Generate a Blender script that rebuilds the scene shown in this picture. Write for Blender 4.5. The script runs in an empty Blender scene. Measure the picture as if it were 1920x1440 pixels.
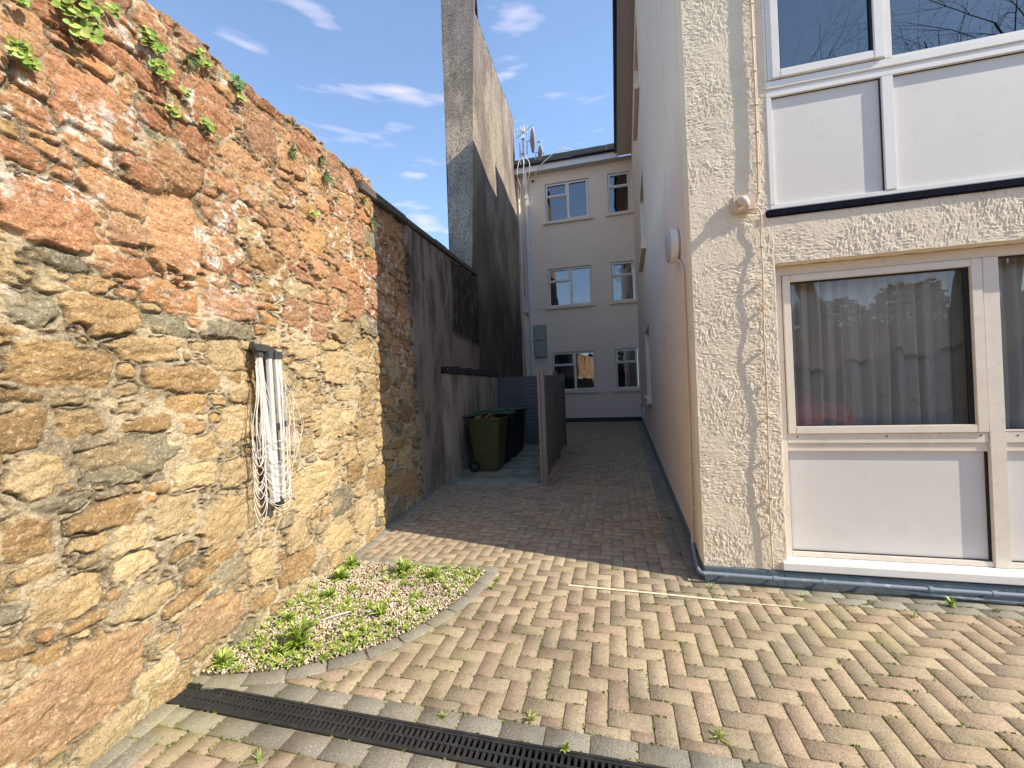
import bpy, bmesh, math, random
import numpy as np
from mathutils import Vector, Matrix
random.seed(7); rng = np.random.default_rng(11)
R = math.radians
S = bpy.context.scene
COL = S.collection

# ------------------------------------------------------------------ camera
cam = bpy.data.cameras.new('camera'); cam_o = bpy.data.objects.new('camera', cam); COL.objects.link(cam_o)
cam.sensor_width = 36; cam.lens = 36*771.4/1920; cam.clip_start = .05; cam.clip_end = 2000
yaw, pit, rol = R(14.236), R(-.291), R(2.262)
_f = np.array([-math.sin(yaw)*math.cos(pit), math.cos(yaw)*math.cos(pit), -math.sin(pit)])
_r = np.array([math.cos(yaw), math.sin(yaw), 0]); _d = np.cross(_f, _r)
_r2 = math.cos(rol)*_r+math.sin(rol)*_d; _d2 = -math.sin(rol)*_r+math.cos(rol)*_d
m = Matrix(((_r2[0], -_d2[0], -_f[0], 0), (_r2[1], -_d2[1], -_f[1], 0), (_r2[2], -_d2[2], -_f[2], 1.55), (0, 0, 0, 1)))
cam_o.matrix_world = m
S.camera = cam_o
# ------------------------------------------------------------------ sun, sky, exposure
SUN_EL, SUN_AZ = 38.5, 102.7
sun = bpy.data.lights.new('sun', 'SUN'); sun.energy = 3.75; sun.angle = R(.5); sun.color = (1, .90, .74)
sun_o = bpy.data.objects.new('sun', sun); COL.objects.link(sun_o)
sd = Vector((math.sin(R(SUN_AZ))*math.cos(R(SUN_EL)), math.cos(R(SUN_AZ))*math.cos(R(SUN_EL)), math.sin(R(SUN_EL))))
sun_o.rotation_euler = sd.to_track_quat('Z', 'Y').to_euler()
W = bpy.data.worlds.new('World'); S.world = W; W.use_nodes = True
nt = W.node_tree; nt.nodes.clear()
def wn(t, **k):
    n = nt.nodes.new(t)
    for a, b in k.items(): setattr(n, a, b)
    return n
sky = wn('ShaderNodeTexSky', sky_type='NISHITA', sun_disc=False, sun_elevation=R(SUN_EL), sun_rotation=R(SUN_AZ), air_density=1.0, dust_density=.25, ozone_density=1.3)
tc = wn('ShaderNodeTexCoord')
sep = wn('ShaderNodeSeparateXYZ'); nt.links.new(tc.outputs['Generated'], sep.inputs[0])
# flat small clouds: noise over the direction, stretched sideways
mp = wn('ShaderNodeMapping'); mp.inputs['Scale'].default_value = (5.6, 5.6, 28); mp.inputs['Location'].default_value = (3.3, 1.7, 2.45)
nt.links.new(tc.outputs['Generated'], mp.inputs[0])
n1 = wn('ShaderNodeTexNoise'); n1.inputs['Scale'].default_value = 1.15; n1.inputs['Detail'].default_value = 3; n1.inputs['Roughness'].default_value = .45
nt.links.new(mp.outputs[0], n1.inputs['Vector'])
cr = wn('ShaderNodeValToRGB'); cr.color_ramp.elements[0].position = .605; cr.color_ramp.elements[1].position = .80
cr.color_ramp.elements[1].color = (.55, .55, .55, 1)
nt.links.new(n1.outputs[0], cr.inputs[0])
mx = wn('ShaderNodeMix', data_type='RGBA'); nt.links.new(cr.outputs[0], mx.inputs['Factor'])
n2 = wn('ShaderNodeTexNoise'); n2.inputs['Scale'].default_value = 1.3; n2.inputs['Detail'].default_value = 2; nt.links.new(tc.outputs['Generated'], n2.inputs['Vector'])
cr2 = wn('ShaderNodeMapRange'); cr2.inputs['From Min'].default_value = .3; cr2.inputs['From Max'].default_value = .7; cr2.inputs['To Min'].default_value = .10; cr2.inputs['To Max'].default_value = .24; nt.links.new(n2.outputs[0], cr2.inputs[0])
mx2 = wn('ShaderNodeMix', data_type='RGBA'); nt.links.new(cr2.outputs[0], mx2.inputs['Factor']); nt.links.new(sky.outputs[0], mx2.inputs['A']); mx2.inputs['B'].default_value = (2.4, 4.0, 7.0, 1)
nt.links.new(mx2.outputs['Result'], mx.inputs['A']); mx.inputs['B'].default_value = (5.6, 4.9, 5.7, 1)
bg = wn('ShaderNodeBackground'); bg.inputs['Strength'].default_value = .145
nt.links.new(mx.outputs['Result'], bg.inputs[0])
wo = wn('ShaderNodeOutputWorld'); nt.links.new(bg.outputs[0], wo.inputs[0])
S.view_settings.view_transform = 'Standard'; S.view_settings.look = 'None'
S.view_settings.exposure = .82; S.view_settings.gamma = 1

# ------------------------------------------------------------------ materials
def mat(name, base=(.5, .5, .5), rough=.8, attr=None, var=None, bump=None, metal=0, spec=.35, stretch=(1, 1, 1), emit=None):
    """var: list of (noise scale, colour, lo, hi, amount); bump: list of (scale, strength m)"""
    M = bpy.data.materials.new(name); M.use_nodes = True; t = M.node_tree; N = t.nodes; L = t.links
    p = N['Principled BSDF']; p.inputs['Roughness'].default_value = rough; p.inputs['Metallic'].default_value = metal
    p.inputs['Specular IOR Level'].default_value = spec
    tcn = N.new('ShaderNodeTexCoord'); mpn = N.new('ShaderNodeMapping'); mpn.inputs['Scale'].default_value = stretch
    L.new(tcn.outputs['Object'], mpn.inputs[0])
    if attr:
        a = N.new('ShaderNodeAttribute'); a.attribute_name = attr; cur = a.outputs['Color']
    else:
        c = N.new('ShaderNodeRGB'); c.outputs[0].default_value = (*base, 1); cur = c.outputs[0]
    for v in (var or []):
        sc, colr, lo, hi, am = v[:5]; mode = v[5] if len(v) > 5 else 'MIX'; det = v[6] if len(v) > 6 else 4
        n = N.new('ShaderNodeTexNoise'); n.inputs['Scale'].default_value = sc; n.inputs['Detail'].default_value = det; n.inputs['Roughness'].default_value = .6
        L.new(mpn.outputs[0], n.inputs['Vector'])
        mr = N.new('ShaderNodeMapRange'); mr.inputs['From Min'].default_value = lo; mr.inputs['From Max'].default_value = hi; mr.inputs['To Max'].default_value = am
        L.new(n.outputs[0], mr.inputs[0])
        x = N.new('ShaderNodeMix'); x.data_type = 'RGBA'; x.blend_type = mode
        L.new(mr.outputs[0], x.inputs['Factor']); L.new(cur, x.inputs['A']); x.inputs['B'].default_value = (*colr, 1)
        cur = x.outputs['Result']
    L.new(cur, p.inputs['Base Color'])
    h = None
    for sc, st in (bump or []):
        n = N.new('ShaderNodeTexNoise'); n.inputs['Scale'].default_value = sc; n.inputs['Detail'].default_value = 5; n.inputs['Roughness'].default_value = .6
        L.new(mpn.outputs[0], n.inputs['Vector'])
        b = N.new('ShaderNodeBump'); b.inputs['Distance'].default_value = st; b.inputs['Strength'].default_value = 1
        L.new(n.outputs[0], b.inputs['Height'])
        if h: L.new(h, b.inputs['Normal'])
        h = b.outputs[0]
    if h: L.new(h, p.inputs['Normal'])
    if emit: p.inputs['Emission Color'].default_value = (*emit, 1); p.inputs['Emission Strength'].default_value = 1
    return M
def glass_mat(name, ior=2.1, tint=(.8, .85, .86), rough=.0, wob=0):
    M = bpy.data.materials.new(name); M.use_nodes = True; t = M.node_tree; N = t.nodes; L = t.links; N.clear()
    o = N.new('ShaderNodeOutputMaterial'); mxs = N.new('ShaderNodeMixShader'); fr = N.new('ShaderNodeFresnel'); fr.inputs[0].default_value = ior
    tr = N.new('ShaderNodeBsdfTransparent'); tr.inputs[0].default_value = (*tint, 1); gl = N.new('ShaderNodeBsdfGlossy'); gl.inputs['Roughness'].default_value = rough
    if wob:
        tcn = N.new('ShaderNodeTexCoord'); n = N.new('ShaderNodeTexNoise'); n.inputs['Scale'].default_value = 2.3; n.inputs['Detail'].default_value = 1
        b = N.new('ShaderNodeBump'); b.inputs['Distance'].default_value = wob; L.new(tcn.outputs['Object'], n.inputs['Vector']); L.new(n.outputs[0], b.inputs['Height']); L.new(b.outputs[0], gl.inputs['Normal'])
    L.new(fr.outputs[0], mxs.inputs[0]); L.new(tr.outputs[0], mxs.inputs[1]); L.new(gl.outputs[0], mxs.inputs[2]); L.new(mxs.outputs[0], o.inputs[0])
    return M
M_ = {}
M_['stone'] = mat('rubble_stone', attr='Col', rough=.93, spec=.15, var=[(48, (.80, .66, .44), .52, .68, .42), (85, (.09, .065, .04), .54, .66, .50), (70, (.92, .86, .72), .62, .70, .5), (14, (.16, .10, .05), .56, .75, .35)], bump=[(45, .012), (120, .008)])
M_['render_old'] = mat('old_render', attr='Col', rough=.95, spec=.1, stretch=(1, 1, .5), var=[(2.2, (.08, .065, .07), .47, .66, .75), (7, (.30, .26, .20), .52, .72, .6), (30, (.05, .045, .045), .5, .7, .5), (14, (.11, .12, .06), .58, .75, .35)], bump=[(40, .008), (150, .004)])
M_['render_low'] = mat('annex_render', (.50, .43, .34), .95, spec=.1, stretch=(1, 1, .3), var=[(3, (.12, .09, .08), .45, .65, .7), (16, (.46, .42, .34), .60, .72, .6), (60, (.08, .07, .06), .5, .7, .4)], bump=[(50, .006)])
M_['roughcast'] = mat('roughcast', attr='Col', rough=.95, spec=.1, stretch=(1, 1, .5), var=[(1.6, (.22, .18, .17), .42, .66, .6), (30, (.10, .08, .07), .50, .62, .7), (22, (.62, .56, .44), .60, .70, .6), (5, (.13, .11, .11), .56, .75, .6), (.35, (.14, .12, .13), .44, .60, .55)], bump=[(38, .035), (110, .012)])
M_['coping'] = mat('coping', (.13, .115, .10), .95, spec=.1, var=[(18, (.36, .33, .26), .58, .70, .6), (60, (.05, .05, .04), .5, .65, .6)], bump=[(40, .012)])
M_['stucco'] = mat('stucco', (.80, .705, .55), .9, spec=.15, var=[(3, (.70, .60, .45), .45, .7, .5), (90, (.50, .42, .31), .56, .75, .35), (9, (.84, .75, .60), .55, .75, .4)], bump=[(130, .003)])
M_['cream'] = mat('cream_render', (.79, .665, .53), .9, spec=.15, var=[(2.0, (.72, .60, .47), .45, .7, .5), (40, (.52, .44, .36), .58, .78, .3)], bump=[(70, .003), (220, .0015)])
M_['creamside'] = mat('cream_side', (.84, .69, .56), .9, spec=.12, stretch=(1, 1, .55), var=[(3, (.74, .61, .475), .46, .66, .6), (12, (.70, .58, .455), .54, .70, .4), (50, (.60, .50, .40), .54, .72, .45), (1.3, (.86, .74, .60), .5, .7, .6)], bump=[(26, .008), (90, .005)])
M_['creamfar'] = mat('cream_far', (.85, .745, .635), .9, spec=.15, var=[(1.1, (.77, .67, .56), .45, .7, .5), (6, (.70, .61, .51), .54, .72, .5), (30, (.73, .64, .54), .54, .7, .5)], bump=[(40, .005)])
M_['upvc'] = mat('white_frame', (.80, .79, .76), .35, spec=.4, var=[(4, (.70, .68, .62), .5, .8, .5)])
M_['upvc_old'] = mat('weathered_frame', (.76, .69, .59), .5, spec=.3, var=[(6, (.60, .52, .43), .5, .75, .5), (22, (.50, .46, .39), .56, .72, .4)])
M_['panel'] = mat('panel_white', (.70, .675, .64), .55, spec=.3, var=[(1.5, (.64, .615, .58), .4, .7, .6), (7, (.60, .57, .53), .56, .72, .35), (300, (.62, .61, .58), .56, .7, .25)])
M_['gasket'] = mat('black_gasket', (.012, .012, .014), .5)
M_['flash'] = mat('lead_flashing', (.008, .010, .020), .9, spec=.05, var=[(20, (.02, .024, .04), .5, .75, .5)], bump=[(30, .004)])
M_['plinth'] = mat('blue_grey_paint', (.13, .17, .20), .6, spec=.3, var=[(9, (.20, .24, .26), .5, .7, .6), (70, (.04, .045, .05), .58, .7, .6)], bump=[(60, .004)])
M_['pipe'] = mat('painted_pipe', (.20, .25, .30), .35, spec=.5, var=[(14, (.55, .58, .60), .58, .68, .5), (60, (.08, .09, .1), .6, .7, .5)])
M_['creampipe'] = mat('cream_pipe', (.66, .54, .42), .6, var=[(20, (.5, .4, .3), .55, .75, .4)])
M_['paver'] = mat('block_paver', attr='Col', rough=.93, spec=.12, var=[(95, (.70, .60, .42), .57, .68, .50), (120, (.10, .075, .05), .54, .66, .60), (28, (.20, .15, .09), .5, .72, .45), (4.5, (.20, .16, .10), .52, .72, .50), (1.1, (.44, .40, .17), .52, .68, .25)], bump=[(110, .004), (40, .003)])
M_['joint'] = mat('mossy_joint', (.24, .19, .11), 1, spec=.05, var=[(3, (.15, .18, .045), .48, .58, .9), (90, (.36, .30, .18), .54, .7, .5)], bump=[(180, .004)])
M_['ground'] = mat('tarmac', (.06, .06, .06), .95, spec=.1, var=[(3, (.08, .08, .075), .4, .7, .6), (150, (.15, .15, .14), .6, .7, .5)])
M_['soil'] = mat('soil', (.16, .12, .08), 1, spec=.05, var=[(60, (.34, .27, .18), .5, .65, .6)], bump=[(90, .01)])
M_['gravel'] = mat('gravel', attr='Col', rough=.85, spec=.2)
M_['leaf'] = mat('weed_leaf', attr='Col', rough=.55, spec=.3)
M_['moss'] = mat('moss', attr='Col', rough=.9, spec=.1)
M_['drain'] = mat('drain_plastic', (.030, .030, .030), .6, spec=.3, var=[(20, (.07, .065, .06), .5, .7, .55)])
M_['black'] = mat('dark_void', (.006, .006, .006), 1, spec=0)
M_['concrete'] = mat('concrete_pad', (.32, .31, .25), .95, spec=.1, var=[(2.6, (.12, .15, .07), .45, .62, .7), (12, (.50, .48, .42), .6, .72, .6), (70, (.12, .11, .08), .58, .7, .5)], bump=[(60, .004)])
M_['bin'] = mat('bin_green', (.078, .09, .032), .5, spec=.3, var=[(5, (.125, .12, .045), .5, .7, .55), (40, (.025, .04, .015), .58, .72, .4)])
M_['bindark'] = mat('bin_lid', (.03, .065, .045), .45, spec=.35, var=[(8, (.06, .10, .075), .5, .7, .5)])
M_['bindark2'] = mat('bin_dark_body', (.018, .026, .018), .5, spec=.3)
M_['rubber'] = mat('rubber', (.02, .02, .02), .8)
M_['paper'] = mat('litter_paper', (.65, .6, .5), .8)
M_['brownpaper'] = mat('litter_card', (.22, .12, .06), .9)
M_['fence'] = mat('fence_slat', (.145, .145, .15), .65, spec=.25, stretch=(1, 1, 6), var=[(7, (.15, .14, .13), .5, .7, .5)])
M_['post'] = mat('fence_post', (.29, .265, .24), .6, spec=.3, stretch=(1, 1, .2), var=[(20, (.20, .18, .165), .5, .7, .5)])
M_['tile'] = mat('roof_tile', (.045, .05, .05), .8, var=[(10, (.10, .115, .075), .5, .7, .6)], bump=[(30, .01)])
M_['gutter'] = mat('black_gutter', (.012, .014, .028), .4)
M_['soffit'] = mat('soffit', (.52, .47, .46), .6)
M_['white'] = mat('white_paint', (.78, .78, .80), .4, spec=.4)
M_['meter'] = mat('meter_box', (.34, .39, .36), .5, var=[(8, (.29, .34, .31), .5, .7, .5)])
M_['alu'] = mat('aluminium', (.66, .66, .64), .45, metal=.1, spec=.5, var=[(30, (.4, .4, .4), .55, .7, .4)])
M_['cord'] = mat('white_cord', (.74, .71, .66), .6)
M_['dkplastic'] = mat('dark_plastic', (.035, .037, .04), .45)
M_['midplastic'] = mat('grey_plastic', (.07, .073, .078), .5)
M_['dish'] = mat('dish_grey', (.30, .28, .28), .5)
M_['steel'] = mat('steel', (.55, .55, .56), .3, metal=.7)
M_['curtain'] = mat('curtain', attr='Col', rough=.95, spec=.05, var=[(300, (.40, .37, .32), .5, .7, .3)])
M_['room'] = mat('dim_room', (.05, .045, .04), .95)
M_['net'] = mat('net_curtain', (.42, .43, .45), .95, stretch=(1, 1, .05), var=[(30, (.15, .15, .17), .45, .6, .8)])
M_['bark'] = mat('bark', (.085, .07, .05), .95, bump=[(20, .02)])
M_['red'] = mat('red_paint', (.65, .012, .018), .22, spec=.6)
M_['carglass'] = mat('car_glass', (.015, .018, .02), .06, spec=.8)
M_['lamp'] = mat('lamp_lens', (.42, .43, .45), .35, spec=.5)
M_['bottle'] = mat('bottle', (.6, .62, .66), .3)
M_['glass'] = glass_mat('pane_glass', 1.5, (.98, .985, .98), wob=.0004)
M_['glassfar'] = glass_mat('pane_glass_far', 2.9, (.55, .6, .65), wob=.002)
M_['glassup'] = glass_mat('pane_glass_up', 3.1, (.55, .6, .65), wob=.0006)

# ------------------------------------------------------------------ mesh helpers
def tag(o, label=None, cat=None, group=None, kind=None):
    if label: o['label'] = label
    if cat: o['category'] = cat
    if group: o['group'] = group
    if kind: o['kind'] = kind
    return o
def empty(name, loc=(0, 0, 0), label=None, cat=None, group=None):
    o = bpy.data.objects.new(name, None); COL.objects.link(o); o.location = loc; o.empty_display_size = .1
    return tag(o, label, cat, group)
def link_mesh(name, me, m, parent=None):
    o = bpy.data.objects.new(name, me); COL.objects.link(o)
    for x in (m if isinstance(m, (list, tuple)) else [m]): me.materials.append(x)
    if parent is not None:
        o.parent = parent; o.matrix_parent_inverse = Matrix.Translation(-Vector(parent.location)) if parent.type == 'EMPTY' or True else Matrix()
    return o
def np_mesh(name, V, F, m, parent=None, col=None, smooth=False):
    """V (n,3), F (k,4) or (k,3) arrays, col per vertex (n,3)"""
    V = np.asarray(V, np.float32); F = np.asarray(F, np.int32)
    me = bpy.data.meshes.new(name); k, c = F.shape
    me.vertices.add(len(V)); me.vertices.foreach_set('co', V.ravel())
    me.loops.add(k*c); me.loops.foreach_set('vertex_index', F.ravel())
    me.polygons.add(k); me.polygons.foreach_set('loop_start', np.arange(0, k*c, c, dtype=np.int32))
    me.polygons.foreach_set('loop_total', np.full(k, c, np.int32))
    if smooth: me.polygons.foreach_set('use_smooth', np.ones(k, bool))
    if col is not None:
        a = me.color_attributes.new('Col', 'FLOAT_COLOR', 'POINT')
        a.data.foreach_set('color', np.hstack([np.clip(col, 0, 1), np.ones((len(V), 1))]).astype(np.float32).ravel())
    me.update(); me.validate()
    return link_mesh(name, me, m, parent)
class MB:
    """collects simple solids into ONE mesh"""
    def __init__(s): s.v = []; s.f = []; s.c = []; s.parts = []
    def add(s, vs, fs, c=None):
        o = len(s.v); fo = len(s.f); s.v += [tuple(map(float, q)) for q in vs]; s.f += [tuple(i+o for i in f) for f in fs]; s.parts.append((o, len(s.v), fo, len(s.f)))
        s.c += [c or (1, 1, 1)]*len(vs)
    def box(s, x0, x1, y0, y1, z0, z1, T=None, c=None):
        vs = [(x, y, z) for z in (z0, z1) for x, y in ((x0, y0), (x1, y0), (x1, y1), (x0, y1))]
        if T: vs = [T(*q) for q in vs]
        s.add(vs, [(3, 2, 1, 0), (4, 5, 6, 7), (0, 1, 5, 4), (1, 2, 6, 5), (2, 3, 7, 6), (3, 0, 4, 7)], c)
    def hexa(s, p, c=None):
        s.add(p, [(3, 2, 1, 0), (4, 5, 6, 7), (0, 1, 5, 4), (1, 2, 6, 5), (2, 3, 7, 6), (3, 0, 4, 7)], c)
    def tube(s, pts, r, n=8, caps=True, c=None):
        pts = [Vector(p) for p in pts]; rs = r if isinstance(r, (list, tuple)) else [r]*len(pts)
        rings = []; up = None
        for i, p in enumerate(pts):
            d = (pts[min(i+1, len(pts)-1)]-pts[max(i-1, 0)])
            if d.length < 1e-9: d = Vector((0, 0, 1))
            d.normalize()
            if up is None:
                up = Vector((0, 0, 1)) if abs(d.z) < .9 else Vector((1, 0, 0))
            a = (up-d*up.dot(d))
            if a.length < 1e-5: a = d.orthogonal()
            a.normalize(); b = d.cross(a); up = a
            rings.append([tuple(p+(a*math.cos(2*math.pi*k/n)+b*math.sin(2*math.pi*k/n))*rs[i]) for k in range(n)])
        vs = [q for g in rings for q in g]; fs = []
        for i in range(len(pts)-1):
            for k in range(n):
                fs.append((i*n+k, i*n+(k+1) % n, (i+1)*n+(k+1) % n, (i+1)*n+k))
        if caps: fs.append(tuple(range(n-1, -1, -1))); fs.append(tuple((len(pts)-1)*n+k for k in range(n)))
        s.add(vs, fs, c)
    def build(s, name, m, parent=None, smooth=False, bevel=0, seg=2):
        me = bpy.data.meshes.new(name); me.from_pydata(s.v, [], s.f)
        a = me.color_attributes.new('Col', 'FLOAT_COLOR', 'POINT')
        a.data.foreach_set('color', np.array([(*q, 1) for q in s.c], np.float32).ravel())
        if bevel:
            bm = bmesh.new(); bm.from_mesh(me)
            bmesh.ops.bevel(bm, geom=bm.edges[:], offset=bevel, segments=seg, affect='EDGES', clamp_overlap=True)
            bm.to_mesh(me); bm.free()
        if smooth:
            for p in me.polygons: p.use_smooth = True
        me.update()
        return link_mesh(name, me, m, parent)
def reparent(c, p):
    bpy.context.view_layer.update()
    c.parent = p; c.matrix_parent_inverse = p.matrix_world.inverted()
def build_each(g, name, m, parent=None, host=None, k=1, smooth=False):
    sz = []; o = 0
    for (a, b, fa, fb) in g.parts: sz.append((a, b, fa, fb))
    for i in range(0, len(sz), k):
        h = MB(); a = sz[i][0]; b = sz[min(i+k, len(sz))-1][1]; h.add(g.v[a:b], [tuple(q-a for q in f) for f in g.f[sz[i][2]:sz[min(i+k, len(sz))-1][3]]])
        q = h.build(name, m, parent, smooth=smooth)
        if host is not None: reparent(q, host)
def box(name, b, m, parent=None, bevel=0, T=None):
    k = MB(); k.box(*b, T=T); return k.build(name, m, parent, bevel=bevel)
def _h(ix, iy, seed):
    x = (ix.astype(np.int64)*374761393+iy.astype(np.int64)*668265263+seed*1274126177) & 0xffffffff
    x = ((x ^ (x >> 13))*1274126177) & 0xffffffff
    x = ((x ^ (x >> 16))*2246822519) & 0xffffffff
    return ((x ^ (x >> 15)) & 0xffffff)/float(0xffffff)
def vnoise(x, y, seed=0):
    ix = np.floor(x); iy = np.floor(y); fx = x-ix; fy = y-iy; fx = fx*fx*(3-2*fx); fy = fy*fy*(3-2*fy)
    ix = ix.astype(np.int64); iy = iy.astype(np.int64)
    a = _h(ix, iy, seed); b = _h(ix+1, iy, seed); c = _h(ix, iy+1, seed); d = _h(ix+1, iy+1, seed)
    return (a*(1-fx)+b*fx)*(1-fy)+(c*(1-fx)+d*fx)*fy
def fbm(x, y, seed=0, o=4, g=.5):
    s = 0; a = 1; t = 0
    for i in range(o): s = s+a*vnoise(x*2**i+i*17.3, y*2**i-i*9.1, seed+i); t += a; a *= g
    return s/t
def sstep(a, b, x): t = np.clip((x-a)/(b-a), 0, 1); return t*t*(3-2*t)
def grid_faces(nu, nv):
    i = np.arange(nu*nv).reshape(nu, nv)
    return np.stack([i[:-1, :-1], i[1:, :-1], i[1:, 1:], i[:-1, 1:]], -1).reshape(-1, 4)

# ================================================================== SETTING
def lx(y): return -2.319-.1109*(y-1.691)          # inner face of the left boundary walls
def wx(y): return .6+(y-3.42)*.0227                # face of the side wing
g = MB(); g.add([(-150, -150, -.03), (150, -150, -.03), (150, 150, -.03), (-150, 150, -.03)], [(0, 1, 2, 3)])
tag(g.build('ground', M_['ground']), kind='structure')

# --- block paving: herringbone bricks cut round the drain and the borders
PV_, PF_, PC_ = [], [], []
def brick(x0, x1, y0, y1, colr, top=0.0, j=.0017):
    x0 += j; x1 -= j; y0 += j; y1 -= j
    if x1-x0 < .012 or y1-y0 < .012: return
    b = .003; o = len(PV_); dz = random.uniform(-.0008, .0008)+top; tx, ty = random.uniform(-.005, .005), random.uniform(-.005, .005)
    cx, cy = (x0+x1)/2, (y0+y1)/2; jt = [(random.gauss(0, .0011)-(.004*(x-cx)/abs(x-cx) if random.random() < .05 else 0), random.gauss(0, .0011)) for x in (x0, x1, x1, x0)]
    for (ix, z) in ((0, -.03), (0, -.004), (b, 0)):
        for q_, (x, y) in enumerate(((x0+ix, y0+ix), (x1-ix, y0+ix), (x1-ix, y1-ix), (x0+ix, y1-ix))):
            x += jt[q_][0]; y += jt[q_][1]
            PV_.append((x, y, z+dz+(x-cx)*tx+(y-cy)*ty if z > -.02 else z)); PC_.append(colr)
    for l in (0, 4):
        for k in range(4): PF_.append((o+l+k, o+l+(k+1) % 4, o+l+4+(k+1) % 4, o+l+4+k))
    PF_.append((o+8, o+9, o+10, o+11))
def buff(x, y):
    r = random.random(); n = float(vnoise(np.array(x*1.3+5), np.array(y*1.3), 3)); s = random.uniform(.90, 1.08)
    if r < .08+.16*(n > .55): c = (.34, .275, .20)
    elif r < .5: c = (.415, .315, .225)
    else: c = (.42, .34, .235)
    if y > 6.3: c = tuple(a*b for a, b in zip(c, (.95, .95, .93)))
    return tuple(a*s for a in c)
def greyc(): s = random.uniform(.85, 1.1); return (.30*s, .285*s, .235*s)
regions = [(-4.2, 9.0, -6, 1.485), (-3, 9.0, 1.842, 3.205), (-3.9, 1.2, 3.205, 16.7)]
L, Wd = .2, .1
for i in range(-120, 190):
    for j in range(-75, 60):
        # classic 90 degree herringbone, L = 2W: one horizontal and one vertical brick per cell
        for (bx, by, w, h) in ((i*Wd+j*2*L, i*Wd, L, Wd), (i*Wd+j*2*L+L, i*Wd-Wd, Wd, L)):
            if bx < -4.4 or bx > 9 or by < -6 or by > 16.8: continue
            if by > 3.3 and (bx > 1.2 or bx+w < lx(by)-.1): continue
            if by < 3.3 and bx+w < lx(by)-.15: continue
            colr = buff(bx, by)
            for (X0, X1, Y0, Y1) in regions:
                if bx < .601 and Y1 == 3.205: Y1_ = 3.205
                x0, x1, y0, y1 = max(bx, X0), min(bx+w, X1), max(by, Y0), min(by+h, Y1)
                if x1-x0 > .02 and y1-y0 > .02: brick(x0, x1, y0, y1, colr)
for k in range(-12, 60):                          # grey soldier rows along the drain
    x = k*.2+.03
    brick(x, x+.2, 1.74, 1.842, greyc()); brick(x+.07, x+.27, 1.485, 1.594, greyc())
for k in range(0, 50):                            # grey rows at the foot of the front wall (over the buff field)
    x = .56+k*.2
    brick(x+.03, x+.23, 3.205, 3.305, greyc()); brick(x+.12, x+.32, 3.305, 3.41, greyc())
# rows laid along the slanting walls, a few mm proud of the field
def slant_row(p, q, width, n_off=0, top=.005, c=None, blen=.2):
    if width < 0: n_off += width; width = -width
    p = Vector(p); q = Vector(q); d = (q-p); ln = d.length; d.normalize(); nrm = Vector((-d.y, d.x)); k = max(1, round(ln/blen))
    for i in range(k):
        a = p+d*(ln*i/k+.003)+nrm*n_off; b = p+d*(ln*(i+1)/k-.003)+nrm*n_off; e = nrm*width
        o = len(PV_); colr = c() if c else greyc(); dz = top+random.uniform(-.001, .001)
        for z, ins in ((-.02, 0), (dz-.003, 0), (dz, .004)):
            for s in (a+d*ins+nrm*ins, b-d*ins+nrm*ins, b+e-d*ins-nrm*ins, a+e+d*ins-nrm*ins): PV_.append((s.x, s.y, z)); PC_.append(colr)
        for l in (0, 4):
            for t in range(4): PF_.append((o+l+t, o+l+(t+1) % 4, o+l+4+(t+1) % 4, o+l+4+t))
        PF_.append((o+8, o+9, o+10, o+11))
slant_row((lx(-5)+.0, -5), (lx(1.59), 1.59), -.1); slant_row((lx(-5), -5), (lx(1.42), 1.42), -.1, -.105)
slant_row((lx(3.38), 3.38), (lx(6.2), 6.2), -.1)
slant_row((wx(3.45), 3.45), (wx(16.6), 16.6), .105, c=lambda: tuple(v*.75 for v in greyc()))
slant_row((wx(3.75), 3.75), (wx(16.6), 16.6), .105, .108, c=lambda: tuple(v*.8 for v in greyc()))
slant_row((-2.55, 3.285), (-1.03, 3.285), .1)
inner = [(-2.24, 1.80), (-2.05, 1.855), (-1.879, 1.917), (-1.72, 2.01), (-1.569, 2.119), (-1.434, 2.245), (-1.33, 2.41), (-1.25, 2.59), (-1.185, 2.78), (-1.15, 3.0), (-1.125, 3.2), (-1.12, 3.28)]
# curved edging: resample to 0.2 m blocks
pts = [Vector(p) for p in inner]; cum = [0]
for a, b in zip(pts, pts[1:]): cum.append(cum[-1]+(b-a).length)
def at(s):
    for i in range(len(cum)-1):
        if s <= cum[i+1]+1e-9: t = (s-cum[i])/(cum[i+1]-cum[i]); return pts[i].lerp(pts[i+1], t)
    return pts[-1]
nb = round(cum[-1]/.2)
for i in range(nb): slant_row(at(cum[-1]*i/nb), at(cum[-1]*(i+1)/nb), -.098, blen=.3, top=.009)
pav = np_mesh('paving', PV_, PF_, M_['paver'], col=np.array(PC_)); tag(pav, kind='structure')
g = MB(); g.add([(-4.6, 1.739, -.0055), (9.2, 1.739, -.0055), (9.2, 3.5, -.0055), (1.3, 3.5, -.0055), (1.3, 16.9, -.0055), (-4.6, 16.9, -.0055)], [(0, 1, 2, 3, 4, 5)]); g.add([(-4.6, -6, -.0055), (9.2, -6, -.0055), (9.2, 1.596, -.0055), (-4.6, 1.596, -.0055)], [(0, 1, 2, 3)])
tag(g.build('paving_joints', M_['joint']), kind='structure')
# pale hairline of old mortar across the paving
g = MB(); P_ = [(-.42, 3.165), (.3, 3.145), (.75, 3.12), (1.15, 3.105)]
for (a, b) in zip(P_, P_[1:]):
    w = .012 if a[0] < .5 else .006
    g.add([(a[0], a[1]-w, .0045), (b[0], b[1]-w, .0045), (b[0], b[1]+w, .0045), (a[0], a[1]+w, .0045)], [(0, 1, 2, 3)])
tag(g.build('mortar_streak', mat('pale_mortar', (.72, .68, .50), .95, var=[(30, (.5, .46, .3), .5, .6, .6)])), kind='structure')

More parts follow.
